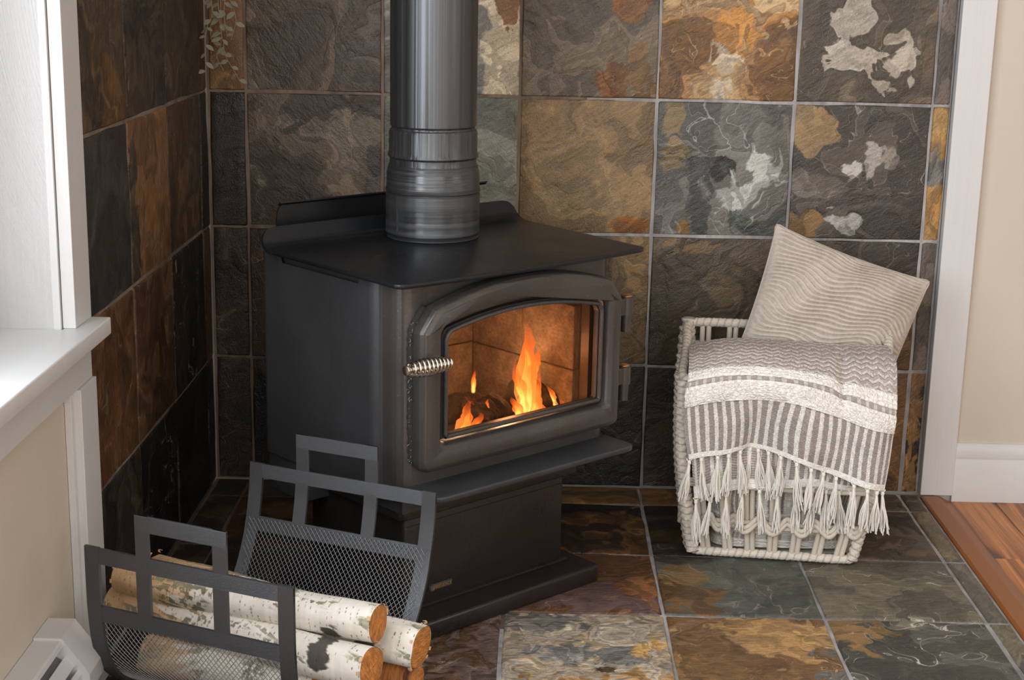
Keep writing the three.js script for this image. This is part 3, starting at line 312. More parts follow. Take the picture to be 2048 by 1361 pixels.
// ---------------------------------------------------------------- wood stove: local x along its front, z out of its door
const STOVE_TURN = THREE.MathUtils.degToRad(43), sO = [.012 * Math.cos(STOVE_TURN) + .83 * Math.sin(STOVE_TURN), 0, -.012 * Math.sin(STOVE_TURN) + .83 * Math.cos(STOVE_TURN)];
const toWorld = (x, y, z) => [sO[0] + x * Math.cos(STOVE_TURN) + z * Math.sin(STOVE_TURN), y, sO[2] - x * Math.sin(STOVE_TURN) + z * Math.cos(STOVE_TURN)];
{
  const st = thing('wood_stove', 'black steel wood stove on a pedestal with arched glass door and a lit fire', 'stove', sO, STOVE_TURN);
  const uvBox = (g, s = 1.2) => { g = G(g); const p = g.attributes.position, n = g.attributes.normal, uv = g.attributes.uv; for (let i = 0; i < p.count; i++) { const ax = Math.abs(n.getX(i)), ay = Math.abs(n.getY(i)), az = Math.abs(n.getZ(i)); ax > ay && ax > az ? uv.setXY(i, p.getZ(i) * s, p.getY(i) * s) : ay > az ? uv.setXY(i, p.getX(i) * s, p.getZ(i) * s) : uv.setXY(i, p.getX(i) * s, p.getY(i) * s); } return g; };
  const part = (n, g, m, p = st) => mesh(n, [].concat(g).map((q) => uvBox(q)), m, p);
  const rect = (x0, x1, z0, z1) => [[x0, z0], [x1, z0], [x1, z1], [x0, z1]];
  part('base_plate', [slabXZ(rounded(rect(-.2445, .2445, -.21, .206), .012), 0, .036, .005), slabXZ(rounded(rect(-.215, .215, -.175, .147), .006), .035, .041, .004)], M.steelDark);
  part('pedestal', [slabXZ(rounded(rect(-.204, .204, -.16, .136), .008), .036, .222, .001), boxAB([-.2, .1995, .1355], [.2, .2005, .1372])], M.steelDark);
  part('pedestal_cap', slabXZ(rounded(rect(-.228, .228, -.17, .158), [.004, .004, .018, .018]), .222, .244, .003), M.steelDark);
  part('rear_box', slabXZ(rounded(rect(-.262, .25, -.225, -.10), .01), .197, .280, .002), M.steel);
  part('underside', boxAB([-.235, .243, -.2], [.235, .280, .17]), M.steel);
  { // firebox shell, hollowed out behind the door opening
    const ev = new Evaluator(); ev.useGroups = false; ev.attributes = ['position', 'normal', 'uv'];
    const outer = new Brush(G(slabXZ(rounded(rect(-.258, .258, -.215, .20), [.02, .02, .036, .036], 10), .279, .675)));
    const cav = new Brush(G(boxAB([-.212, .312, -.16], [.212, .640, .178]))), mouth = new Brush(G(boxAB([-.190, .384, .1], [.198, .606, .3]))); for (const b of [outer, cav, mouth]) b.updateMatrixWorld();
    const hollow = ev.evaluate(outer, cav, SUBTRACTION); hollow.updateMatrixWorld();
    part('firebox', G(ev.evaluate(hollow, mouth, SUBTRACTION).geometry), M.cast);
  }
  for (const sd of [-1, 1]) { // side shields with rolled front edge and an air slot cut in the top edge
    const s = sd, flat = new THREE.ExtrudeGeometry(shapeOf([[-.205, .276], [.118, .276], [.118, .672], [.092, .672], [.088, .660], [-.152, .660], [-.157, .672], [-.205, .672]].map(([z, y]) => [-z, y])), { depth: .003, bevelEnabled: false }).rotateY(Math.PI / 2).translate(s < 0 ? -.271 : .268, 0, 0);
    const roll = sheet((u, v) => { const a = v * Math.PI * .5; return V(s * (.2695 - .026 * (1 - Math.cos(a))), .276 + u * .396, .118 + .026 * Math.sin(a)); }, 1, 8, .003);
    const back = sheet((u, v) => { const a = v * Math.PI * .5; return V(s * (.2695 - .02 * (1 - Math.cos(a))), .276 + u * .396, -.205 - .02 * Math.sin(a)); }, 1, 6, .003);
    part('side_shield', [flat, roll, back], M.steel);
  }
  { // top plate: bowed front, corner radii, then a strip that bends up at the back
    const front = []; for (let i = 0; i <= 16; i++) { const t = i / 16, x = lerp(-.300, .305, t); front.push([x, .243 + .014 * (1 - (2 * t - 1) ** 2)]); }
    const pts = rounded([[-.292, -.150], ...front, [.338, -.150]].reverse(), [.001, .03, ...Array(15).fill(0), .03, .001]);
    const bend = sheet((u, v) => { const a = Math.min(v / .55, 1) * 1.15, k = Math.max(0, v - .55) / .45, R = .034, y = .6815 + R * (1 - Math.cos(a)) + k * .022 * Math.sin(1.15), z = -.148 - R * Math.sin(a) - k * .022 * Math.cos(1.15), q = clamp((v - .15) / .85), w = 1 - .105 * (1 - Math.sqrt(Math.max(0, 1 - q ** 2.6))); return V(lerp(-.297, .345, .5 + (u - .5) * w) , y, z); }, 40, 16, .008);
    part('top_plate', [slabXZ(pts, .677, .686, .0025), bend], M.topSteel);
  }
  part('rear_shield', [sheet((u, v) => { const w = v > .93 ? 1 - .05 * (1 - Math.sqrt(1 - ((v - .93) / .07) ** 2)) : 1; return V(.040 + (u - .5) * .516 * w, .29 + v * .462, -.246); }, 24, 60, .004), sheet((u, v) => V(.052 + (u - .5) * .53, .751 + .006 * Math.sin(v * 1.5), -.246 + v * .008), 12, 3, .003)], M.black);
  part('flue_collar', [new THREE.LatheGeometry([[.0, .682], [.0905, .682], [.0905, .694], [.0, .694]].map((p) => new THREE.Vector2(...p)), 64).translate(.048, 0, -.095)], M.steel);
  part('ash_lip', slabXZ(rounded([[-.253, .195], [.257, .195], [.257, .281], [-.245, .281]].reverse(), [.022, .022, .001, .001]), .294, .306, .003), M.steel);
  { // cast door
    const arch = (x0, x1, ys, xc, yc, y0, yt, rb) => { const p = []; for (let i = 0; i <= 20; i++) { const t = i / 20, x = lerp(x1 - xc, x0 + xc, t); p.push([x, yc + (yt - yc) * (1 - (2 * t - 1) ** 2)]); } return rounded([[x0, y0], [x1, y0], [x1, ys], ...p, [x0, ys]], [rb, rb, .012, .012, ...Array(19).fill(0), .012, .012], 5); };
    const hole = arch(-.190, .196, .576, .008, .588, .397, .610, .007);
    const s = shapeOf(arch(-.246, .248, .594, .030, .634, .338, .669, .022)); s.holes.push(shapeOf(arch(-.202, .208, .586, .008, .598, .387, .622, .012)));
    const d = part('door', toCreasedNormals(new THREE.ExtrudeGeometry(s, { depth: .010, bevelEnabled: true, bevelThickness: .016, bevelSize: .013, bevelOffset: -.013, bevelSegments: 7 }).translate(0, 0, .218), .7), M.cast);
    const inner = new THREE.CatmullRomCurve3(hole.map(([x, y]) => V(x, y, .2345)), true, 'catmullrom', .1);
    part('bead', [sweep(inner, 260, 8, .0042, { closed: true })], M.cast, d);
    const ret = shapeOf(hole.map((p) => [(p[0] - .007) * 1.03 + .007, (p[1] - .5) * 1.05 + .5])); ret.holes.push(shapeOf(hole.map((p) => [(p[0] - .007) * .985 + .007, (p[1] - .5) * .975 + .5])));
    part('glass_frame', new THREE.ExtrudeGeometry(ret, { depth: .012, bevelEnabled: false }).translate(0, 0, .216), M.steel, d);
    mesh('pane', new THREE.ExtrudeGeometry(shapeOf(hole), { depth: .003, bevelEnabled: false }).translate(0, 0, .2185), M.stoveGlass, d);
    const r = rng(17), rope = [], fl = []; const gl = spline([V(-.240, .352, .203), V(-.2425, .45, .203), V(-.2425, .55, .203), V(-.240, .594, .203), V(-.214, .630, .203)]);
    rope.push(sweep(gl, 60, 7, (t, a) => .0075 * (.8 + .3 * r()), {})); for (let i = 0; i < 46; i++) { const p = gl.getPointAt(r() * .9), q = p.clone().add(V(-.006 - r() * .006, (r() - .5) * .01, r() * .012)); fl.push(sweep(spline([p, p.clone().lerp(q, .5).add(V(0, (r() - .5) * .004, 0)), q]), 3, 3, .0007)); }
    const gk = mesh('gasket', rope, M.gasket, st); mesh('fraying', fl, M.fleck, gk).userData.kind = 'stuff';
    // spring handle held out to the left, in front of the door
    const hd = part('handle', [sweep(spline([V(-.204, .543, .230), V(-.206, .543, .262), V(-.222, .544, .272), V(-.308, .547, .276)]), 30, 10, (t) => .0052), sweep(spline([V(-.308, .547, .276), V(-.313, .547, .2762)]), 4, 12, .0085)], M.chrome, st);
    const coil = []; const turns = 10; for (let i = 0; i <= turns * 18; i++) { const t = i / (turns * 18), a = t * turns * Math.PI * 2, R = .0072 + .0095 * Math.pow(Math.sin(Math.PI * Math.min(1, t * .92 + .04)), .8) * (.55 + .45 * t) ; coil.push(V(lerp(-.213, -.306, t), .544 + t * .003 + R * Math.cos(a), .272 + t * .004 + R * Math.sin(a))); }
    mesh('spring_coil', sweep(spline(coil), turns * 24, 8, .0021), M.chrome, hd);
    for (const y of [.552, .412]) { // hinge knuckles
      const hg = part('hinge', [new THREE.CylinderGeometry(.0135, .0135, .036, 24).translate(.284, y + .017, .215), new THREE.CylinderGeometry(.0105, .0098, .034, 24).translate(.284, y - .018, .215), box(.042, .034, .013, .266, y + .016, .217, .003), box(.03, .030, .010, .262, y - .016, .2, .003)], M.cast, st);
      mesh('pin', [new THREE.SphereGeometry(.0118, 20, 8, 0, 6.2832, 0, 1.35).scale(1, .45, 1).translate(.284, y + .0345, .215)], M.brass, hg);
    }
  }
  { // maker's badge low on the pedestal
    const b = part('badge', [box(.046, .0125, .0016, -.112, .0655, .1372, .0007, 1), new THREE.CylinderGeometry(.0072, .0078, .003, 6).rotateX(Math.PI / 2).translate(-.137, .0645, .1376)], M.iron);
    const font = await new FontLoader().loadAsync('fonts/droid/droid_serif_bold.typeface.json'), tg = new TextGeometry('REGENCY', { font, size: .0070, depth: .001, curveSegments: 3 }); tg.computeBoundingBox(); const w = tg.boundingBox.max.x; tg.scale(.040 / w, 1, 1).translate(-.1295, .0620, .1378);
    const em = [sweep(spline([V(-.1415, .0685, .1395), V(-.1375, .0605, .1395), V(-.1352, .0660, .1395)]), 10, 5, .0009), sweep(spline([V(-.1375, .0690, .1395), V(-.1345, .0612, .1395), V(-.1318, .0690, .1395)]), 10, 5, .0009)];
    mesh('lettering', [tg, ...em], M.letter, b);
  }
  { // firebrick lining and ash bed
    const br = (x, y, z, w, h, d) => { const m = mesh('firebrick', G(box(w - .002, h - .002, d, 0, 0, 0, .003, 1)), M.brick, st); m.position.set(x, y, z); };
    for (let i = 0; i < 3; i++) for (let j = 0; j < 2; j++) br(-.138 + i * .138, .378 + j * .13, -.146, .138, .13, .026);
    for (let i = 0; i < 3; i++) br(-.138 + i * .138, .605, -.146, .138, .062, .026);
    for (const s of [-1, 1]) for (let i = 0; i < 2; i++) for (let j = 0; j < 2; j++) br(s * .199, .378 + j * .13, -.056 + i * .15, .025, .13, .15);
    for (let i = 0; i < 3; i++) br(-.12 + i * .12, .630, .01, .12, .018, .28);
    part('ash_bed', sheet((u, v) => V(lerp(-.186, .186, u), .326 + .012 * fbm(u * 6, v * 5, 3) + .006, lerp(.175, -.13, v)), 30, 20, .006), M.ash);
  }
}
// stove pipe standing on the collar
{
  const p = thing('stove_pipe', 'grey black flue pipe with rolled beads rising from the stove top', 'pipe', toWorld(.048, 0, -.095), Math.PI);
  const lathe = (pts) => { const g = new THREE.LatheGeometry(pts.map((q) => new THREE.Vector2(...q)), 72); return G(toCreasedNormals(g, .5)); };
  const scaleUV = (g, a, b) => { const u = g.attributes.uv; for (let i = 0; i < u.count; i++) u.setXY(i, u.getX(i) * a, u.getY(i) * b); return g; };
  const low = scaleUV(lathe([[.089, .6945], [.0905, .6945], [.0925, .697], [.0925, .773], [.0905, .776], [.0935, .779], [.0935, .782], [.0915, .786], [.0905, .815], [.0880, .826], [.0862, .830]]), .35, 2.2); { const u = low.attributes.uv; for (let i = 0; i < u.count; i++) u.setXY(i, u.getY(i) * .6 + .1, u.getX(i) * 2.6); }
  mesh('collar', [low, box(.004, .076, .003, .064, .735, -.0665).rotateY(0)], M.pipe, p);
  mesh('adapter', scaleUV(lathe([[.0862, .829], [.0850, .834], [.0850, .842], [.0885, .846], [.0885, .850], [.0862, .855], [.0862, .893], [.0845, .897]]), 1.4, .4), M.pipe, p);
  mesh('pipe_section', scaleUV(lathe([[.0845, .896], [.0815, .899], [.0815, .902], [.0842, .906], [.0842, CEIL - .002]]), 1.2, 1.1), M.pipe, p);
}

// ---------------------------------------------------------------- the fire inside the stove
{
  const F = (x, y, z) => [x, y, z];
  const fl = (label, a, b, r, seed) => { const q = rng(seed), A = V(...toWorld(...a)), B = V(...toWorld(...b)), c = A.clone().lerp(B, .5), d = B.clone().sub(A).multiplyScalar(.5), m = mesh('burning_log', sweep(spline([d.clone().negate(), d.clone().multiplyScalar(-.3).add(V(0, .006, .004)), d.clone().multiplyScalar(.4).add(V(0, -.003, -.004)), d]), 26, 22, (t, an) => r * (1 + .20 * noise(t * 5 + seed, Math.cos(an) * 1.6 + seed) + .14 * noise(t * 11, Math.sin(an) * 3 + Math.cos(an) * 2 + seed)) * (.55 + .45 * sstep(0, .06, t) * sstep(1, .94, t)), { uvl: .2 }), M.char); m.position.copy(c); tag(m, label, 'firewood', 'charred logs in the fire'); return m; };
  fl('charred log at the front left of the fire, sloping up to the right', F(-.045, .346, .120), F(.070, .384, .085), .029, 1);
  fl('blackened log leaning up at the middle of the fire with a pointed top', F(.178, .350, .105), F(.116, .406, .085), .034, 2);
  fl('charred log at the back left of the fire', F(-.10, .352, .03), F(.08, .366, .02), .026, 3);
  const fire = thing('fire', 'orange flames rising from charred logs behind the stove glass', 'fire', toWorld(0, .40, 0), STOVE_TURN);
  const mk = (k, op) => std({ color: 0x000000, roughness: 1, emissive: k, emissiveMap: flameC, alphaMap: flameA, transparent: true, opacity: op, side: THREE.DoubleSide, emissiveIntensity: 1 });
  const outer = mk(new THREE.Color(2.2, 1.9, 1.6), .8), core = mk(new THREE.Color(6.5, 8.0, 9.0), 1);
  // each flame: a twisted tongue, foot, height, lean and width
  const tongue = (x, y, z, h, lean, w, seed, k = 1) => { const c = spline([0, .2, .4, .6, .8, 1].map((t) => V(x + lean * t * t + noise(t * 3.1 + seed, seed * 3) * w * 1.1 * t, y - .40 + h * t, z + noise(t * 2 + seed, 7.7) * w * .5 * t))), rf = (t, a) => w * Math.pow(Math.sin(Math.PI * Math.min(1, .16 + .84 * t)), .8) * (1 - .45 * t) * (1 + .45 * noise(t * 6 + seed, Math.cos(a) + seed * 2) + .2 * noise(t * 14, Math.sin(a) * 2 + seed)) * k; const g = sweep(c, 40, 18, rf, { sx: 1, sy: .45, caps: false }); const u = g.attributes.uv; for (let i = 0; i < u.count; i++) u.setXY(i, u.getY(i), u.getX(i)); return g; };
  const put = (x, y, z, h, lean, w, seed) => { const m = mesh('flame', tongue(x, y, z, h, lean, w, seed), outer, fire); mesh('flame_core', tongue(x + lean * .06, y + h * .02, z, h * .70, lean * .62, w * .58, seed + .05), core, m); };
  put(.106, .352, .128, .212, -.014, .028, 1.3); put(.118, .350, .120, .170, .004, .026, 2.6); put(.092, .356, .132, .125, -.024, .017, 4.9); put(.134, .380, .108, .105, .016, .018, 3.2); put(.150, .402, .100, .085, .004, .014, 14.1); put(.112, .340, .145, .090, -.014, .020, 5.5); put(.134, .336, .146, .058, -.016, .017, 6.1); put(.122, .338, .140, .120, -.006, .018, 17.7);
  put(-.066, .336, .140, .088, .030, .022, 7.4); put(-.050, .336, .146, .060, .016, .018, 8.8); put(-.078, .338, .138, .026, .004, .009, 15.2); put(.016, .374, .112, .030, .004, .006, 9.4); put(-.020, .338, .150, .036, .010, .012, 19.1); put(.076, .350, .140, .060, -.016, .013, 21.7); put(.158, .338, .150, .034, .010, .011, 23.9); put(.174, .360, .135, .055, -.016, .011, 10.2); put(.186, .340, .145, .042, -.006, .012, 11.7); put(.170, .345, .135, .026, .004, .007, 12.9); put(.060, .338, .146, .020, .006, .007, 13.3); put(.026, .400, .06, .050, .004, .006, 16.3);
  for (const [p, i] of [[[.10, .45, .09], .085], [[-.06, .39, .12], .03], [[.12, .38, .155], .008]]) { const l = new THREE.PointLight(new THREE.Color(1, .58, .32), i); l.name = 'flame_light'; l.position.set(...toWorld(...p)); l.shadow.radius = 1.6; l.castShadow = true; scene.add(l); }
}

// ---------------------------------------------------------------- log rack: an iron cradle, local x along its length, z from its far side to the near one
const RACK_TURN = -THREE.MathUtils.degToRad(23.05), RACK = [.33, 0, 1.17], RW = .227, RL = .185;
{
  const rk = thing('log_rack', 'black iron log cradle with openwork sides and wire mesh bottom holding birch logs', 'log holder', RACK, RACK_TURN);
  // the profile runs from the near rim (s = 0) under the logs to the far rim (s = 1)
  const P = spline([[-1, .34], [-1, .29], [-.995, .235], [-.965, .175], [-.88, .128], [-.74, .096], [-.53, .068], [-.3, .048], [0, .038], [.25, .053], [.45, .08], [.66, .128], [.80, .172], [.90, .222], [.97, .285], [1, .34]].map(([s, y]) => V(0, y, -s * RW))); P.arcLengthDivisions = 800;
  const LEN = P.getLength(), at = (s, off = 0) => { const p = P.getPointAt(clamp(s)), t = P.getTangentAt(clamp(s)), n = V(0, t.z, -t.y); return p.add(n.multiplyScalar(off)); };   // off: towards the outside... of the cradle
  const sAt = (y, side) => { let lo = side < 0 ? 0 : .5, hi = side < 0 ? .5 : 1; for (let i = 0; i < 30; i++) { const m = (lo + hi) / 2; (P.getPointAt(m).y > y) === (side < 0) ? lo = m : hi = m; } return (lo + hi) / 2; };
  const strip = (x0, x1, s0, s1, n = 12, th = .0045, off = 0) => sheet((u, v) => at(lerp(s0, s1, v), off).setX(lerp(x0, x1, u)), 1, n, th);
  for (const x of [-1, 1]) mesh('end_band', strip(x < 0 ? -RL : RL - .026, x < 0 ? -RL + .026 : RL, 0, 1, 70, .0055), M.iron, rk);
  for (const side of [-1, 1]) {
    const top = sAt(.339, side), e = side < 0 ? 1 : -1, d = (m) => top + e * m / LEN, low = .094;
    mesh('rail', strip(-RL, RL, d(0), d(.025), 3, .005), M.iron, rk); mesh('rail', strip(-RL, RL, d(low), d(low + .026), 4, .005), M.iron, rk);
    const xs = [-.0775, .060]; for (const x of xs) mesh('post', strip(x - .0125, x + .0125, d(.02), d(low + .004), 8, .005), M.iron, rk);
    const z = -side * RW, h = .34, ht = .405; mesh('handle', [boxAB([xs[0] - .0125, h - .012, z - .0025], [xs[0] + .0125, ht, z + .0025], .001, 1), boxAB([xs[1] - .0125, h - .012, z - .0025], [xs[1] + .0125, ht, z + .0025], .001, 1), boxAB([xs[0] - .0125, ht - .026, z - .0024], [xs[1] + .0125, ht, z + .0026], .001, 1)], M.iron, rk);
  }
  { // woven wire: two families of diagonals, one mesh
    const s0 = sAt(.339, -1) + .098 / LEN, s1 = sAt(.339, 1) - .098 / LEN, H = (s1 - s0) * LEN, W = 2 * RL - .012, pitch = .0064, pos = [], idx = [];
    for (const dir of [1, -1]) for (let c = -H; c < W + H; c += pitch * 1.414) {
      const pts = []; const n = Math.ceil(H / .011); for (let i = 0; i <= n; i++) { const y = H * i / n, x = dir > 0 ? c + y * .8 : c + H - y * .8; if (x >= 0 && x <= W) pts.push(at(s0 + y / LEN, -.004 + dir * .0005).setX(x - W / 2)); }
      if (pts.length < 2) continue; const o = pos.length / 3, K = 4, R = .0007;
      for (let i = 0; i < pts.length; i++) { const t = pts[Math.min(i + 1, pts.length - 1)].clone().sub(pts[Math.max(i - 1, 0)]).normalize(), a = V(1, 0, 0).cross(t).normalize(), b = t.clone().cross(a); for (let k = 0; k < K; k++) { const g = (k + .5) / K * 6.2832, c1 = Math.cos(g) * R, s2 = Math.sin(g) * R; pos.push(pts[i].x + a.x * c1 + b.x * s2, pts[i].y + a.y * c1 + b.y * s2, pts[i].z + a.z * c1 + b.z * s2); } }
      for (let i = 0; i < pts.length - 1; i++) for (let k = 0; k < K; k++) { const a = o + i * K + k, b = o + i * K + (k + 1) % K; idx.push(a, b, a + K, b, b + K, a + K); }
    }
    const g = new THREE.BufferGeometry(); g.setAttribute('position', new THREE.Float32BufferAttribute(pos, 3)); g.setIndex(idx); g.computeVertexNormals(); const m = mesh('wire_mesh', g, M.wire, rk); m.userData.kind = 'stuff';
  }
  for (const x of [-.13, .13]) { mesh('foot', [boxAB([x - .012, 0, -.12], [x + .012, .006, .12], .002, 1), boxAB([x - .012, .003, -.118], [x + .012, .062, -.112], .001, 1), boxAB([x - .012, .003, .112], [x + .012, .062, .118], .001, 1)], M.iron, rk); }
}
// ---------------------------------------------------------------- birch logs lying in the rack (rack's own axes: along, towards the far side, up)
{
  const W = (u, s, y) => V(RACK[0] + u * Math.cos(RACK_TURN) + s * RW * Math.sin(-RACK_TURN), y, RACK[2] - u * Math.sin(RACK_TURN) - s * RW * Math.cos(RACK_TURN));
  const log = (label, a, b, r, seed, opt = {}) => {
    const A = W(...a), B = W(...b), L = A.distanceTo(B), o = thing('birch_log', label, 'firewood', A.toArray(), 0, 'birch logs in the iron rack'); o.quaternion.setFromUnitVectors(V(1, 0, 0), B.clone().sub(A).normalize()); o.rotateX(opt.roll ?? seed);
    const rf = (t, an) => r * (opt.half ? 1 - (opt.half) * sstep(.2, .75, Math.cos(an - (opt.halfA ?? 0))) : 1) * (1 + .05 * noise(t * 4 + seed, Math.cos(an) + seed) + .035 * noise(t * 9 + seed, Math.sin(an) * 2) + .02 * Math.sin(an * 3 + seed));
    const c = spline([V(0, 0, 0), V(L * .33, .004 * Math.sin(seed), .003 * Math.cos(seed * 2)), V(L * .7, -.003 * Math.sin(seed * 3), .003), V(L, 0, 0)]);
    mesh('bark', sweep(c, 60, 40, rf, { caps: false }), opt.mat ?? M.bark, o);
    for (const e of [0, 1]) { const fr = c.computeFrenetFrames(60, false), p = c.getPointAt(e), n = fr.normals[e * 60], bb = fr.binormals[e * 60], t = fr.tangents[e * 60], pos = [], uv = [], idx = [], K = 40, rings = [0, .5, .93, 1]; for (const f of rings) for (let k = 0; k <= K; k++) { const an = k / K * 6.2832, q = rf(e, an) * f * .995, push = (f < 1 ? .0015 + .0012 * noise(an * 2 + seed, f * 5) : -.001) * (e ? 1 : -1); pos.push(p.x + (n.x * Math.cos(an) + bb.x * Math.sin(an)) * q + t.x * push, p.y + (n.y * Math.cos(an) + bb.y * Math.sin(an)) * q + t.y * push, p.z + (n.z * Math.cos(an) + bb.z * Math.sin(an)) * q + t.z * push); uv.push(.5 + Math.cos(an) * f * .49, .5 + Math.sin(an) * f * .49); } for (let j = 0; j < 3; j++) for (let k = 0; k < K; k++) { const a2 = j * (K + 1) + k, b2 = a2 + K + 1; e ? idx.push(a2, b2, a2 + 1, b2, b2 + 1, a2 + 1) : idx.push(a2, a2 + 1, b2, b2, a2 + 1, b2 + 1); } const g = new THREE.BufferGeometry(); g.setAttribute('position', new THREE.Float32BufferAttribute(pos, 3)); g.setAttribute('uv', new THREE.Float32BufferAttribute(uv, 2)); g.setIndex(idx); g.computeVertexNormals(); mesh('cut_end', g, M.end, o); }
    const q = rng(seed * 100 + 3), curls = []; for (let i = 0; i < (opt.curls ?? 7); i++) { const e = q() < .6 ? 1 : 0, an = q() * 6.28, R = .0016 + q() * .0022, p0 = V(e ? L - .002 : .002, Math.cos(an) * r, Math.sin(an) * r), up = V(0, Math.cos(an), Math.sin(an)), sd = V(0, -Math.sin(an), Math.cos(an)); curls.push(sheet((u, v) => p0.clone().add(up.clone().multiplyScalar(R * (1 - Math.cos(v * 4)) * .8 + .0005)).add(V((e ? 1 : -1) * R * Math.sin(v * 4), 0, 0)).add(sd.clone().multiplyScalar((u - .5) * (.003 + R))), 2, 7, .0004)); } if (curls.length) mesh('peeling_bark', curls, M.curl, o).userData.kind = 'stuff';
    return o;
  };
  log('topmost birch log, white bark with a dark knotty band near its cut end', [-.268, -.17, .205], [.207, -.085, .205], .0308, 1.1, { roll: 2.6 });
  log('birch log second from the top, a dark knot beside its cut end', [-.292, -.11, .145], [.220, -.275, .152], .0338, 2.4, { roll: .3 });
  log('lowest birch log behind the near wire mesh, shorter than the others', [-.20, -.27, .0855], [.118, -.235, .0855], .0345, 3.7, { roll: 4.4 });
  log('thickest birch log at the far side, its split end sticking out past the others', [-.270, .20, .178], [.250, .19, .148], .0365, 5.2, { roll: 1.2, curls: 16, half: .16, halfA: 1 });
  log('bare split log with brown grain under the birch logs', [-.24, .22, .0885], [.240, .24, .0835], .031, 6.6, { roll: 0, mat: M.splitWood, half: .3, halfA: 2.2, curls: 2 });
}

// ---------------------------------------------------------------- rope basket: bottom and rim corners in order front-left, front-right, back-right, back-left
const BB = [[1.098, .012, .430], [1.428, .012, .466], [1.452, .012, .262], [1.128, .012, .226]], BT = [[1.060, .388, .438], [1.478, .380, .464], [1.522, .456, .232], [1.092, .456, .200]];
{
  const bk = thing('basket', 'pale rope basket with looped open weave standing against the slate wall', 'basket', [1.29, 0, .35]);
  const O = V(1.29, 0, .35), L = (p) => V(...p).sub(O);
  const bulge = (t) => Math.sin(Math.PI * Math.min(1, t * 1.02)) * .012, side = (k, u, t) => { const a = L(BB[k]).lerp(L(BB[(k + 1) % 4]), u), b = L(BT[k]).lerp(L(BT[(k + 1) % 4]), u), p = a.lerp(b, t), out = V(p.x, 0, p.z).normalize(); return p.add(out.multiplyScalar(bulge(t))); };
  const wrap = (n, r) => (t, a) => r * (1 + .07 * Math.sin(t * n * 6.283 + a)), twist = (n, r) => (t, a) => r * (.72 + .38 * Math.abs(Math.cos(1.5 * (a - t * n * 6.283))));
  const loop = (pts) => { const out = []; for (let k = 0; k < 4; k++) { const a = V(...pts[k]).sub(O), b = V(...pts[(k + 1) % 4]).sub(O); for (const f of [.06, .35, .65, .94]) out.push(a.clone().lerp(b, f)); } return out; };
  mesh('base_ring', sweep(spline(loop(BB), true), 260, 12, wrap(90, .0095), { closed: true, uvl: .4 }), M.rope, bk);
  mesh('rim', sweep(spline(loop(BT), true), 260, 12, wrap(110, .0100), { closed: true, uvl: .4 }), M.rope, bk);
  for (let k = 0; k < 4; k++) { const pts = []; for (let i = 0; i <= 8; i++) pts.push(side(k, 0, i / 8 * (k === 3 ? 1.02 : 1))); mesh('corner_post', [sweep(spline(pts), 120, 14, k === 0 || k === 3 ? twist(9, .0150) : twist(9, .0115), { uvl: .4 })], M.rope, bk); }
  for (let k = 0; k < 4; k++) { const n = k % 2 ? 4 : 7; for (let i = 0; i < n; i++) { const u = (i + .62) / (n + .25), g = []; for (const d of [-.0058, .0058]) { const pts = []; for (let j = 0; j <= 6; j++) pts.push(side(k, u + d / (k % 2 ? .22 : .36), j / 6)); g.push(sweep(spline(pts), 24, 9, .0058, { uvl: .4 })); } mesh('rope_pair', g, M.cord, bk); } }
  for (const [y, n] of [[.185, 0], [.42, 1], [.66, 2], [.88, 3]]) { const g = []; for (const dy of [-.012, .012]) { const pts = []; for (let k = 0; k < 4; k++) for (let i = 0; i < 6; i++) { const p = side(k, i / 6 + .02, y + dy); pts.push(p.add(V(p.x, 0, p.z).normalize().multiplyScalar(.008))); } g.push(sweep(spline(pts, true), 160, 8, .0055, { closed: true, uvl: .4 })); } mesh('rope_band', g, M.cord, bk); }
  for (const k of [0, 3]) for (let i = 0; i < (k ? 4 : 7); i += 1) { const n = k ? 4 : 7, u0 = (i + .10) / (n + .25), u1 = (i + 1.14) / (n + .25), pts = []; for (let j = 0; j <= 10; j++) { const t = j / 10, p = side(k, clamp(lerp(u0, u1, t)), .235 - .06 * Math.sin(Math.PI * t) ** 2); pts.push(p.add(V(p.x, 0, p.z).normalize().multiplyScalar(.014 * Math.sin(Math.PI * t) + .006))); } mesh('loop', [sweep(spline(pts), 24, 8, .0056), sweep(spline(pts.map((p) => p.clone().add(V(0, -.010, .001)))), 24, 8, .0056)], M.cord, bk); }
  { const tw = []; for (let j = 0; j < 6; j++) { const pts = []; for (let i = 0; i <= 10; i++) { const p = side(3, clamp(.08 + j * .165), i / 10); pts.push(p.add(V(-.006, 0, 0))); } tw.push(sweep(spline(pts), 90, 12, twist(8, .0135), { uvl: .4 })); } for (const g of tw) mesh('twisted_rope', g, M.rope, bk); }
  mesh('bottom', boxAB([1.135 - 1.29, .006, .25 - .35], [1.415 - 1.29, .012, .425 - .35], .002), M.cord, bk);
}
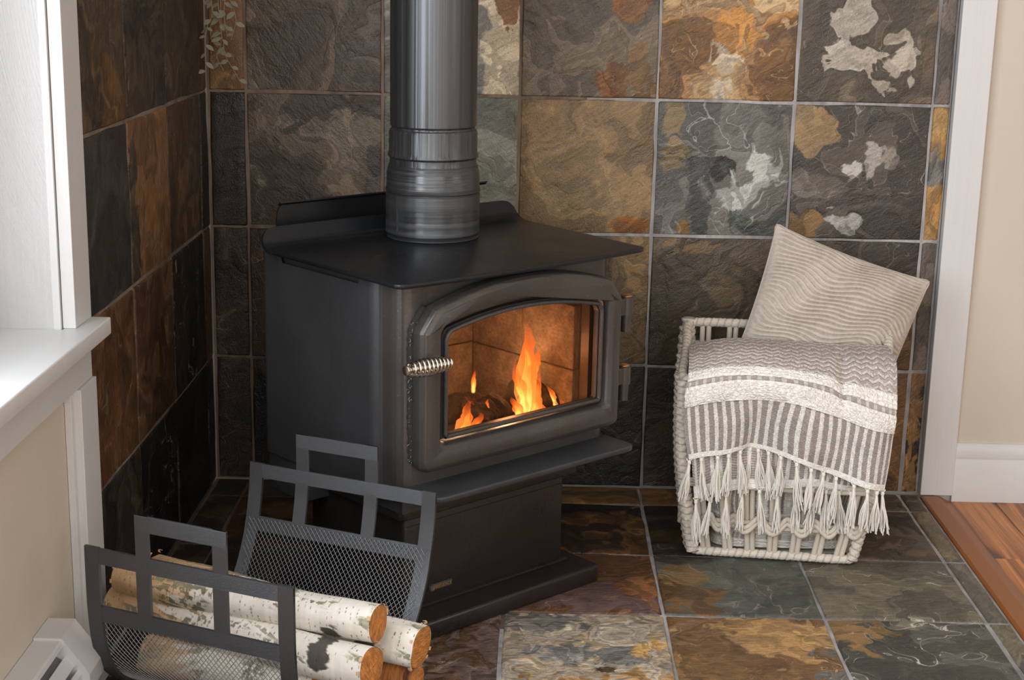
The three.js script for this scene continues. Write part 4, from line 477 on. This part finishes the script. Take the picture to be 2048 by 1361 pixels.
// ---------------------------------------------------------------- throw blanket: packed into the basket and hanging over its front
{
  const th = thing('throw_blanket', 'grey and white woven blanket with tassels hanging over the front of the rope basket', 'blanket', [1.29, .3, .40]);
  const O = V(1.29, .3, .40), grid = (rows) => { const cr = (a, b, c, d, t) => .5 * (2 * b + (c - a) * t + (2 * a - 5 * b + 4 * c - d) * t * t + (3 * b - a - 3 * c + d) * t * t * t), pick = (l, i) => l[clamp(i, 0, l.length - 1)]; return (u, v) => { const R = (rows.length - 1) * v, j = Math.min(Math.floor(R), rows.length - 2), fv = R - j, q = [-1, 0, 1, 2].map((o) => { const l = pick(rows, j + o), C = (l.length - 1) * u, i = Math.min(Math.floor(C), l.length - 2), fu = C - i; return [0, 1, 2].map((k) => cr(pick(l, i - 1)[k], pick(l, i)[k], pick(l, i + 1)[k], pick(l, i + 2)[k], fu)); }); return V(...[0, 1, 2].map((k) => cr(q[0][k], q[1][k], q[2][k], q[3][k], fv))); }; };
  const xs = [1.082, 1.150, 1.222, 1.296, 1.370, 1.442, 1.500], row = (ys, zs, xl = xs) => xl.map((x, i) => [x, ys[i], Array.isArray(zs) ? zs[i] : zs]);
  const V6 = [0, .12, .30, .45, .72, 1];
  const rows = [
    row([.432, .447, .449, .446, .442, .440, .440], .325), row([.430, .446, .449, .444, .437, .433, .432], .425, [1.072, 1.147, 1.22, 1.293, 1.366, 1.439, 1.497]),
    row([.402, .417, .422, .416, .403, .379, .362], [.474, .482, .486, .490, .494, .494, .490], [1.066, 1.121, 1.192, 1.284, 1.356, 1.429, 1.488]), row([.362, .378, .388, .382, .360, .334, .320], [.482, .490, .494, .500, .500, .506, .500], [1.059, 1.121, 1.192, 1.284, 1.357, 1.430, 1.484]),
    row([.300, .312, .314, .310, .288, .271, .260], [.480, .490, .474, .496, .500, .508, .502], [1.062, 1.130, 1.199, 1.273, 1.357, 1.424, 1.480]), row([.232, .244, .256, .245, .215, .194, .178], [.474, .486, .466, .488, .492, .502, .496], [1.074, 1.133, 1.197, 1.273, 1.351, 1.421, 1.475])];
  const F = grid(rows), vMap = (v) => { for (let i = 0; i < 5; i++) if (v <= V6[i + 1]) return (i + (v - V6[i]) / (V6[i + 1] - V6[i])) / 5; return 1; };
  const outer = (u, v) => { const p = F(u, vMap(v)), hang = sstep(.2, .5, v), chunk = (v > .262 && v < .335) || (v > .385 && v < .53) ? .0035 : 0; p.z += hang * (hang * .009 + .0075 * Math.sin(u * 21 + 1.2 + v) * sstep(.35, .8, v) + .004 * noise(u * 6, v * 5) - .008 * Math.exp(-(((u - .345) / .032) ** 2)) * sstep(.42, .75, v)) + chunk * (1 + .3 * noise(u * 60, v * 60)) - .008 * Math.exp(-(((u - .72) / .02) ** 2)) * sstep(.05, .25, v) * sstep(.6, .35, v); p.y -= .012 * Math.exp(-(((u - .71) / .03) ** 2)) * sstep(.0, .15, v) * sstep(.5, .25, v); return p.sub(O); };
  mesh('outer_layer', sheet(outer, 150, 110, .0055, (u, v) => [u, v]), M.throwCloth, th);
  const inner = grid([row([.36, .37, .37, .36, .34, .31, .29], .455, [1.078, 1.135, 1.2, 1.27, 1.33, 1.38, 1.42]), row([.24, .25, .25, .24, .24, .22, .20], .466, [1.082, 1.135, 1.2, 1.27, 1.33, 1.38, 1.42]), row([.142, .155, .165, .168, .176, .172, .170], [.474, .478, .470, .478, .482, .482, .480], [1.092, 1.142, 1.20, 1.262, 1.325, 1.372, 1.415])]);
  mesh('inner_layer', sheet((u, v) => { const p = inner(u, v); p.z += .003 * Math.sin(u * 23) * v - .004; return p.sub(O); }, 80, 40, .0045, (u, v) => [u * .82 + .05, .62 + v * .38]), M.throwCloth, th);
  mesh('packed_layers', [G(sheet((u, v) => { const a = u * 6.2832, e = (c) => Math.sign(c) * Math.abs(c) ** .35, w = lerp(.145, .185, v) * (1 + .03 * Math.sin(v * 22 + a)), d = lerp(.082, .098, v); return V(1.285 + .008 * v + e(Math.cos(a)) * w, .020 + v * .395, .348 + e(Math.sin(a)) * d + .01 * noise(u * 9, v * 8)).sub(O); }, 60, 36, .004, (u, v) => [u * 3, .27 + (v * 1.3 % .6)])), G(sheet((u, v) => { const a = u * 6.2832, e = (c) => Math.sign(c) * Math.abs(c) ** .35; return V(1.293 + e(Math.cos(a)) * .185 * v, .415 + .008 * (1 - v * v), .348 + e(Math.sin(a)) * .098 * v).sub(O); }, 60, 8, .003, (u, v) => [u * 2, v * .25]))], M.throwCloth, th);
  const q = rng(51), tassel = (x, y, z, len, lean) => {
    const g = [G(new THREE.SphereGeometry(.0042, 10, 8).scale(1, 1.35, .9).translate(x, y, z)), sweep(spline([V(x - .006, y + .008, z - .002), V(x, y + .002, z), V(x + .006, y + .008, z - .002)]), 6, 5, .0012)];
    const n = 20; for (let i = 0; i < n; i++) { const a = i / n * 6.2832 + q(), r0 = .003, r1 = .0052 + q() * .0055, l = len * (.80 + q() * .24), wob = (q() - .5) * .009; g.push(sweep(spline([V(x + Math.cos(a) * r0 * .4, y - .002, z + Math.sin(a) * r0 * .4), V(x + Math.cos(a) * r0 + lean * .15, y - l * .25, z + .002 + Math.sin(a) * r0), V(x + Math.cos(a) * r1 * .65 + lean * .55 + wob, y - l * .62, z + .001 + Math.sin(a) * r1 * .5), V(x + Math.cos(a) * r1 + lean, y - l, z + Math.sin(a) * r1 * .55)]), 9, 5, .00125)); }
    const m = M1(g); m.translate(-O.x, -O.y, -O.z); mesh('tassel', m, M.fringe, th);
  };
  const xt = [.006, .085, .165, .225, .290, .345, .382, .425, .475, .540, .605, .665, .725, .805, .875, .935, .988]; for (const u of xt) { const p = outer(u, 1).add(O); tassel(p.x, p.y - .007, p.z + .001, .082 + q() * .016, (q() - .5) * .024); }
  for (let i = 0; i < 11; i++) { const u = .015 + i * .097, p = inner(u, 1); tassel(p.x, p.y - .007, p.z + .001, .080 + q() * .014, (q() - .5) * .026); }
}
// ---------------------------------------------------------------- cushion stuck into the basket
{
  const S = .362, right = V(.334, -.117, 0).normalize(), tilt = .36, dn0 = V(-.117, -.334, 0).normalize(), dn = dn0.clone().multiplyScalar(Math.cos(tilt)).add(V(0, 0, Math.sin(tilt))).normalize(), nrm = dn.clone().cross(right).normalize(), c = V(1.276, .672, .175).add(right.clone().multiplyScalar(S / 2)).add(dn.clone().multiplyScalar(S / 2));
  const cu = thing('cushion', 'beige velvet cushion with wavy pleats leaning in the rope basket', 'cushion', c.toArray());
  const face = (s) => (u, v) => { const a = u * 2 - 1, b = v * 2 - 1, A = a * (a > 0 ? 1 - .17 * v * v : 1) * (1 - .075 * (1 - a * a) - .05 * (1 - b * b) * a * a), B = b * (1 - .05 * (1 - a * a) * b * b), th = .062 * Math.pow(Math.max(0, 1 - Math.abs(a) ** 2.6), .62) * Math.pow(Math.max(0, 1 - Math.abs(b) ** 2.6), .62), lump = 1 + .16 * noise(a * 1.7 + 4, b * 1.7); let pl = 0; if (s > 0) { const ph = v * 33 + .95 * Math.sin(u * 8.5 + v * 4) + .55 * Math.sin(u * 17 + v * 14 + 1) + .9 * noise(u * 4, v * 6), k = ph - Math.floor(ph); pl = .0082 * (1 - Math.abs(2 * k - 1) ** 2.8) - .0060, pl *= 1 ; pl *= sstep(1, .9, Math.abs(a)) * sstep(1, .93, Math.abs(b)); const crease = Math.exp(-(((v - .10 - .05 * Math.sin(u * 5)) / .03) ** 2)) * sstep(.1, .3, u) * sstep(.75, .5, u); pl -= crease * .004; } return right.clone().multiplyScalar(A * S / 2).add(dn.clone().multiplyScalar(B * S / 2)).add(nrm.clone().multiplyScalar(s * (th * lump + pl))); };
  const half = (s, n, m) => { const pos = [], uv = [], idx = []; for (let j = 0; j <= m; j++) for (let i = 0; i <= n; i++) { const p = face(s)(i / n, j / m); pos.push(p.x, p.y, p.z); uv.push(i / n * 2, j / m * 2); } for (let j = 0; j < m; j++) for (let i = 0; i < n; i++) { const a = j * (n + 1) + i; s > 0 ? idx.push(a, a + n + 1, a + 1, a + 1, a + n + 1, a + n + 2) : idx.push(a, a + 1, a + n + 1, a + 1, a + n + 2, a + n + 1); } const g = new THREE.BufferGeometry(); g.setAttribute('position', new THREE.Float32BufferAttribute(pos, 3)); g.setAttribute('uv', new THREE.Float32BufferAttribute(uv, 2)); g.setIndex(idx); g.computeVertexNormals(); return g; };
  mesh('pleated_front', half(1, 110, 430), M.velvet, cu); mesh('back', half(-1, 40, 40), M.velvet, cu);
  const edge = []; for (const [k, n] of [[0, 16], [1, 16], [2, 16], [3, 16]]) for (let i = 0; i < n; i++) { const t = i / n, [u, v] = k === 0 ? [t, 0] : k === 1 ? [1, t] : k === 2 ? [1 - t, 1] : [0, 1 - t]; edge.push(face(-1)(u, v)); }
  mesh('seam', sweep(spline(edge, true), 200, 6, .0016, { closed: true }), M.velvet, cu);
}
// ---------------------------------------------------------------- trailing plant hung high in the corner
{
  const pl = thing('hanging_plant', 'trailing plant with small grey green leaves hanging in the top left corner', 'plant', [.10, 1.34, .075]), O = V(.10, 1.34, .075), q = rng(23);
  const stems = [[[.06, 1.345, .08], [.031, 1.166, .075], [.034, 1.096, .075], [.018, 1.059, .07], [.004 + .01, .993, .066], [.012, .955, .062]], [[.10, 1.345, .08], [.068, 1.166, .08], [.082, 1.103, .08], [.085, 1.076, .08], [.073, 1.038, .078]], [[.08, 1.345, .06], [.047, 1.166, .065], [.048, 1.07, .068], [.055, 1.032, .07], [.058, 1.005, .07], [.079, .968, .07], [.094, .941, .068]], [[.09, 1.345, .06], [.052, 1.15, .06], [.049, 1.038, .062], [.038, 1.003, .064], [.053, .971, .066]], [[.07, 1.345, .05], [.030, 1.15, .05], [.026, 1.10, .048], [.024, 1.04, .05], [.04, 1.02, .052]], [[.11, 1.345, .07], [.066, 1.15, .075], [.060, 1.09, .08], [.066, 1.05, .085]]];
  const leafG = (l, w) => sheet((u, v) => { const a = u * 2 - 1, k = Math.pow(Math.sin(Math.PI * Math.min(.999, v * .97 + .015)), .8); return V(a * w * k, v * l, .18 * w * (a * a) - .25 * l * v * v); }, 4, 8, .0007);
  const kinds = [leafG(.0205, .0056), leafG(.0175, .0062), leafG(.023, .006), leafG(.015, .0048)];
  stems.forEach((s, k) => { const c = spline(s.map((p) => V(...p).sub(O))); mesh('stem', sweep(c, 50, 6, (t) => .0013 - .0006 * t), M.stem, pl); const n = [11, 7, 14, 7, 6, 6][k];
    for (let i = 0; i < n; i++) { const t = .46 + .53 * (i + .5) / n, p = c.getPointAt(t), sd = i % 2 ? 1 : -1, m = mesh('leaf', kinds[Math.floor(q() * 4)], M.leaf, pl), dir = V(sd * (.75 + q() * .3), -.15 - q() * .5 + (q() - .5) * .5, .25 + (q() - .3) * .6).normalize(), face = V((q() - .5) * .8, .55 + q() * .5, .75).normalize(), x = dir.clone().cross(face).normalize(), z = x.clone().cross(dir).normalize(); m.quaternion.setFromRotationMatrix(new THREE.Matrix4().makeBasis(x, dir, z)); m.position.copy(p); } });
  mesh('pot', new THREE.LatheGeometry([[.0, .0], [.045, .0], [.062, .10], [.058, .10], [.042, .01], [.0, .01]].map((p) => new THREE.Vector2(...p)), 32), M.pot, pl);
  mesh('bracket', [boxAB([-.012, -.03, -.0745], [.012, .07, -.068], .001, 1), boxAB([-.01, -.008, -.07], [.01, -.001, .03], .001, 1)], M.iron, pl);
}
renderer.render(scene, camera);
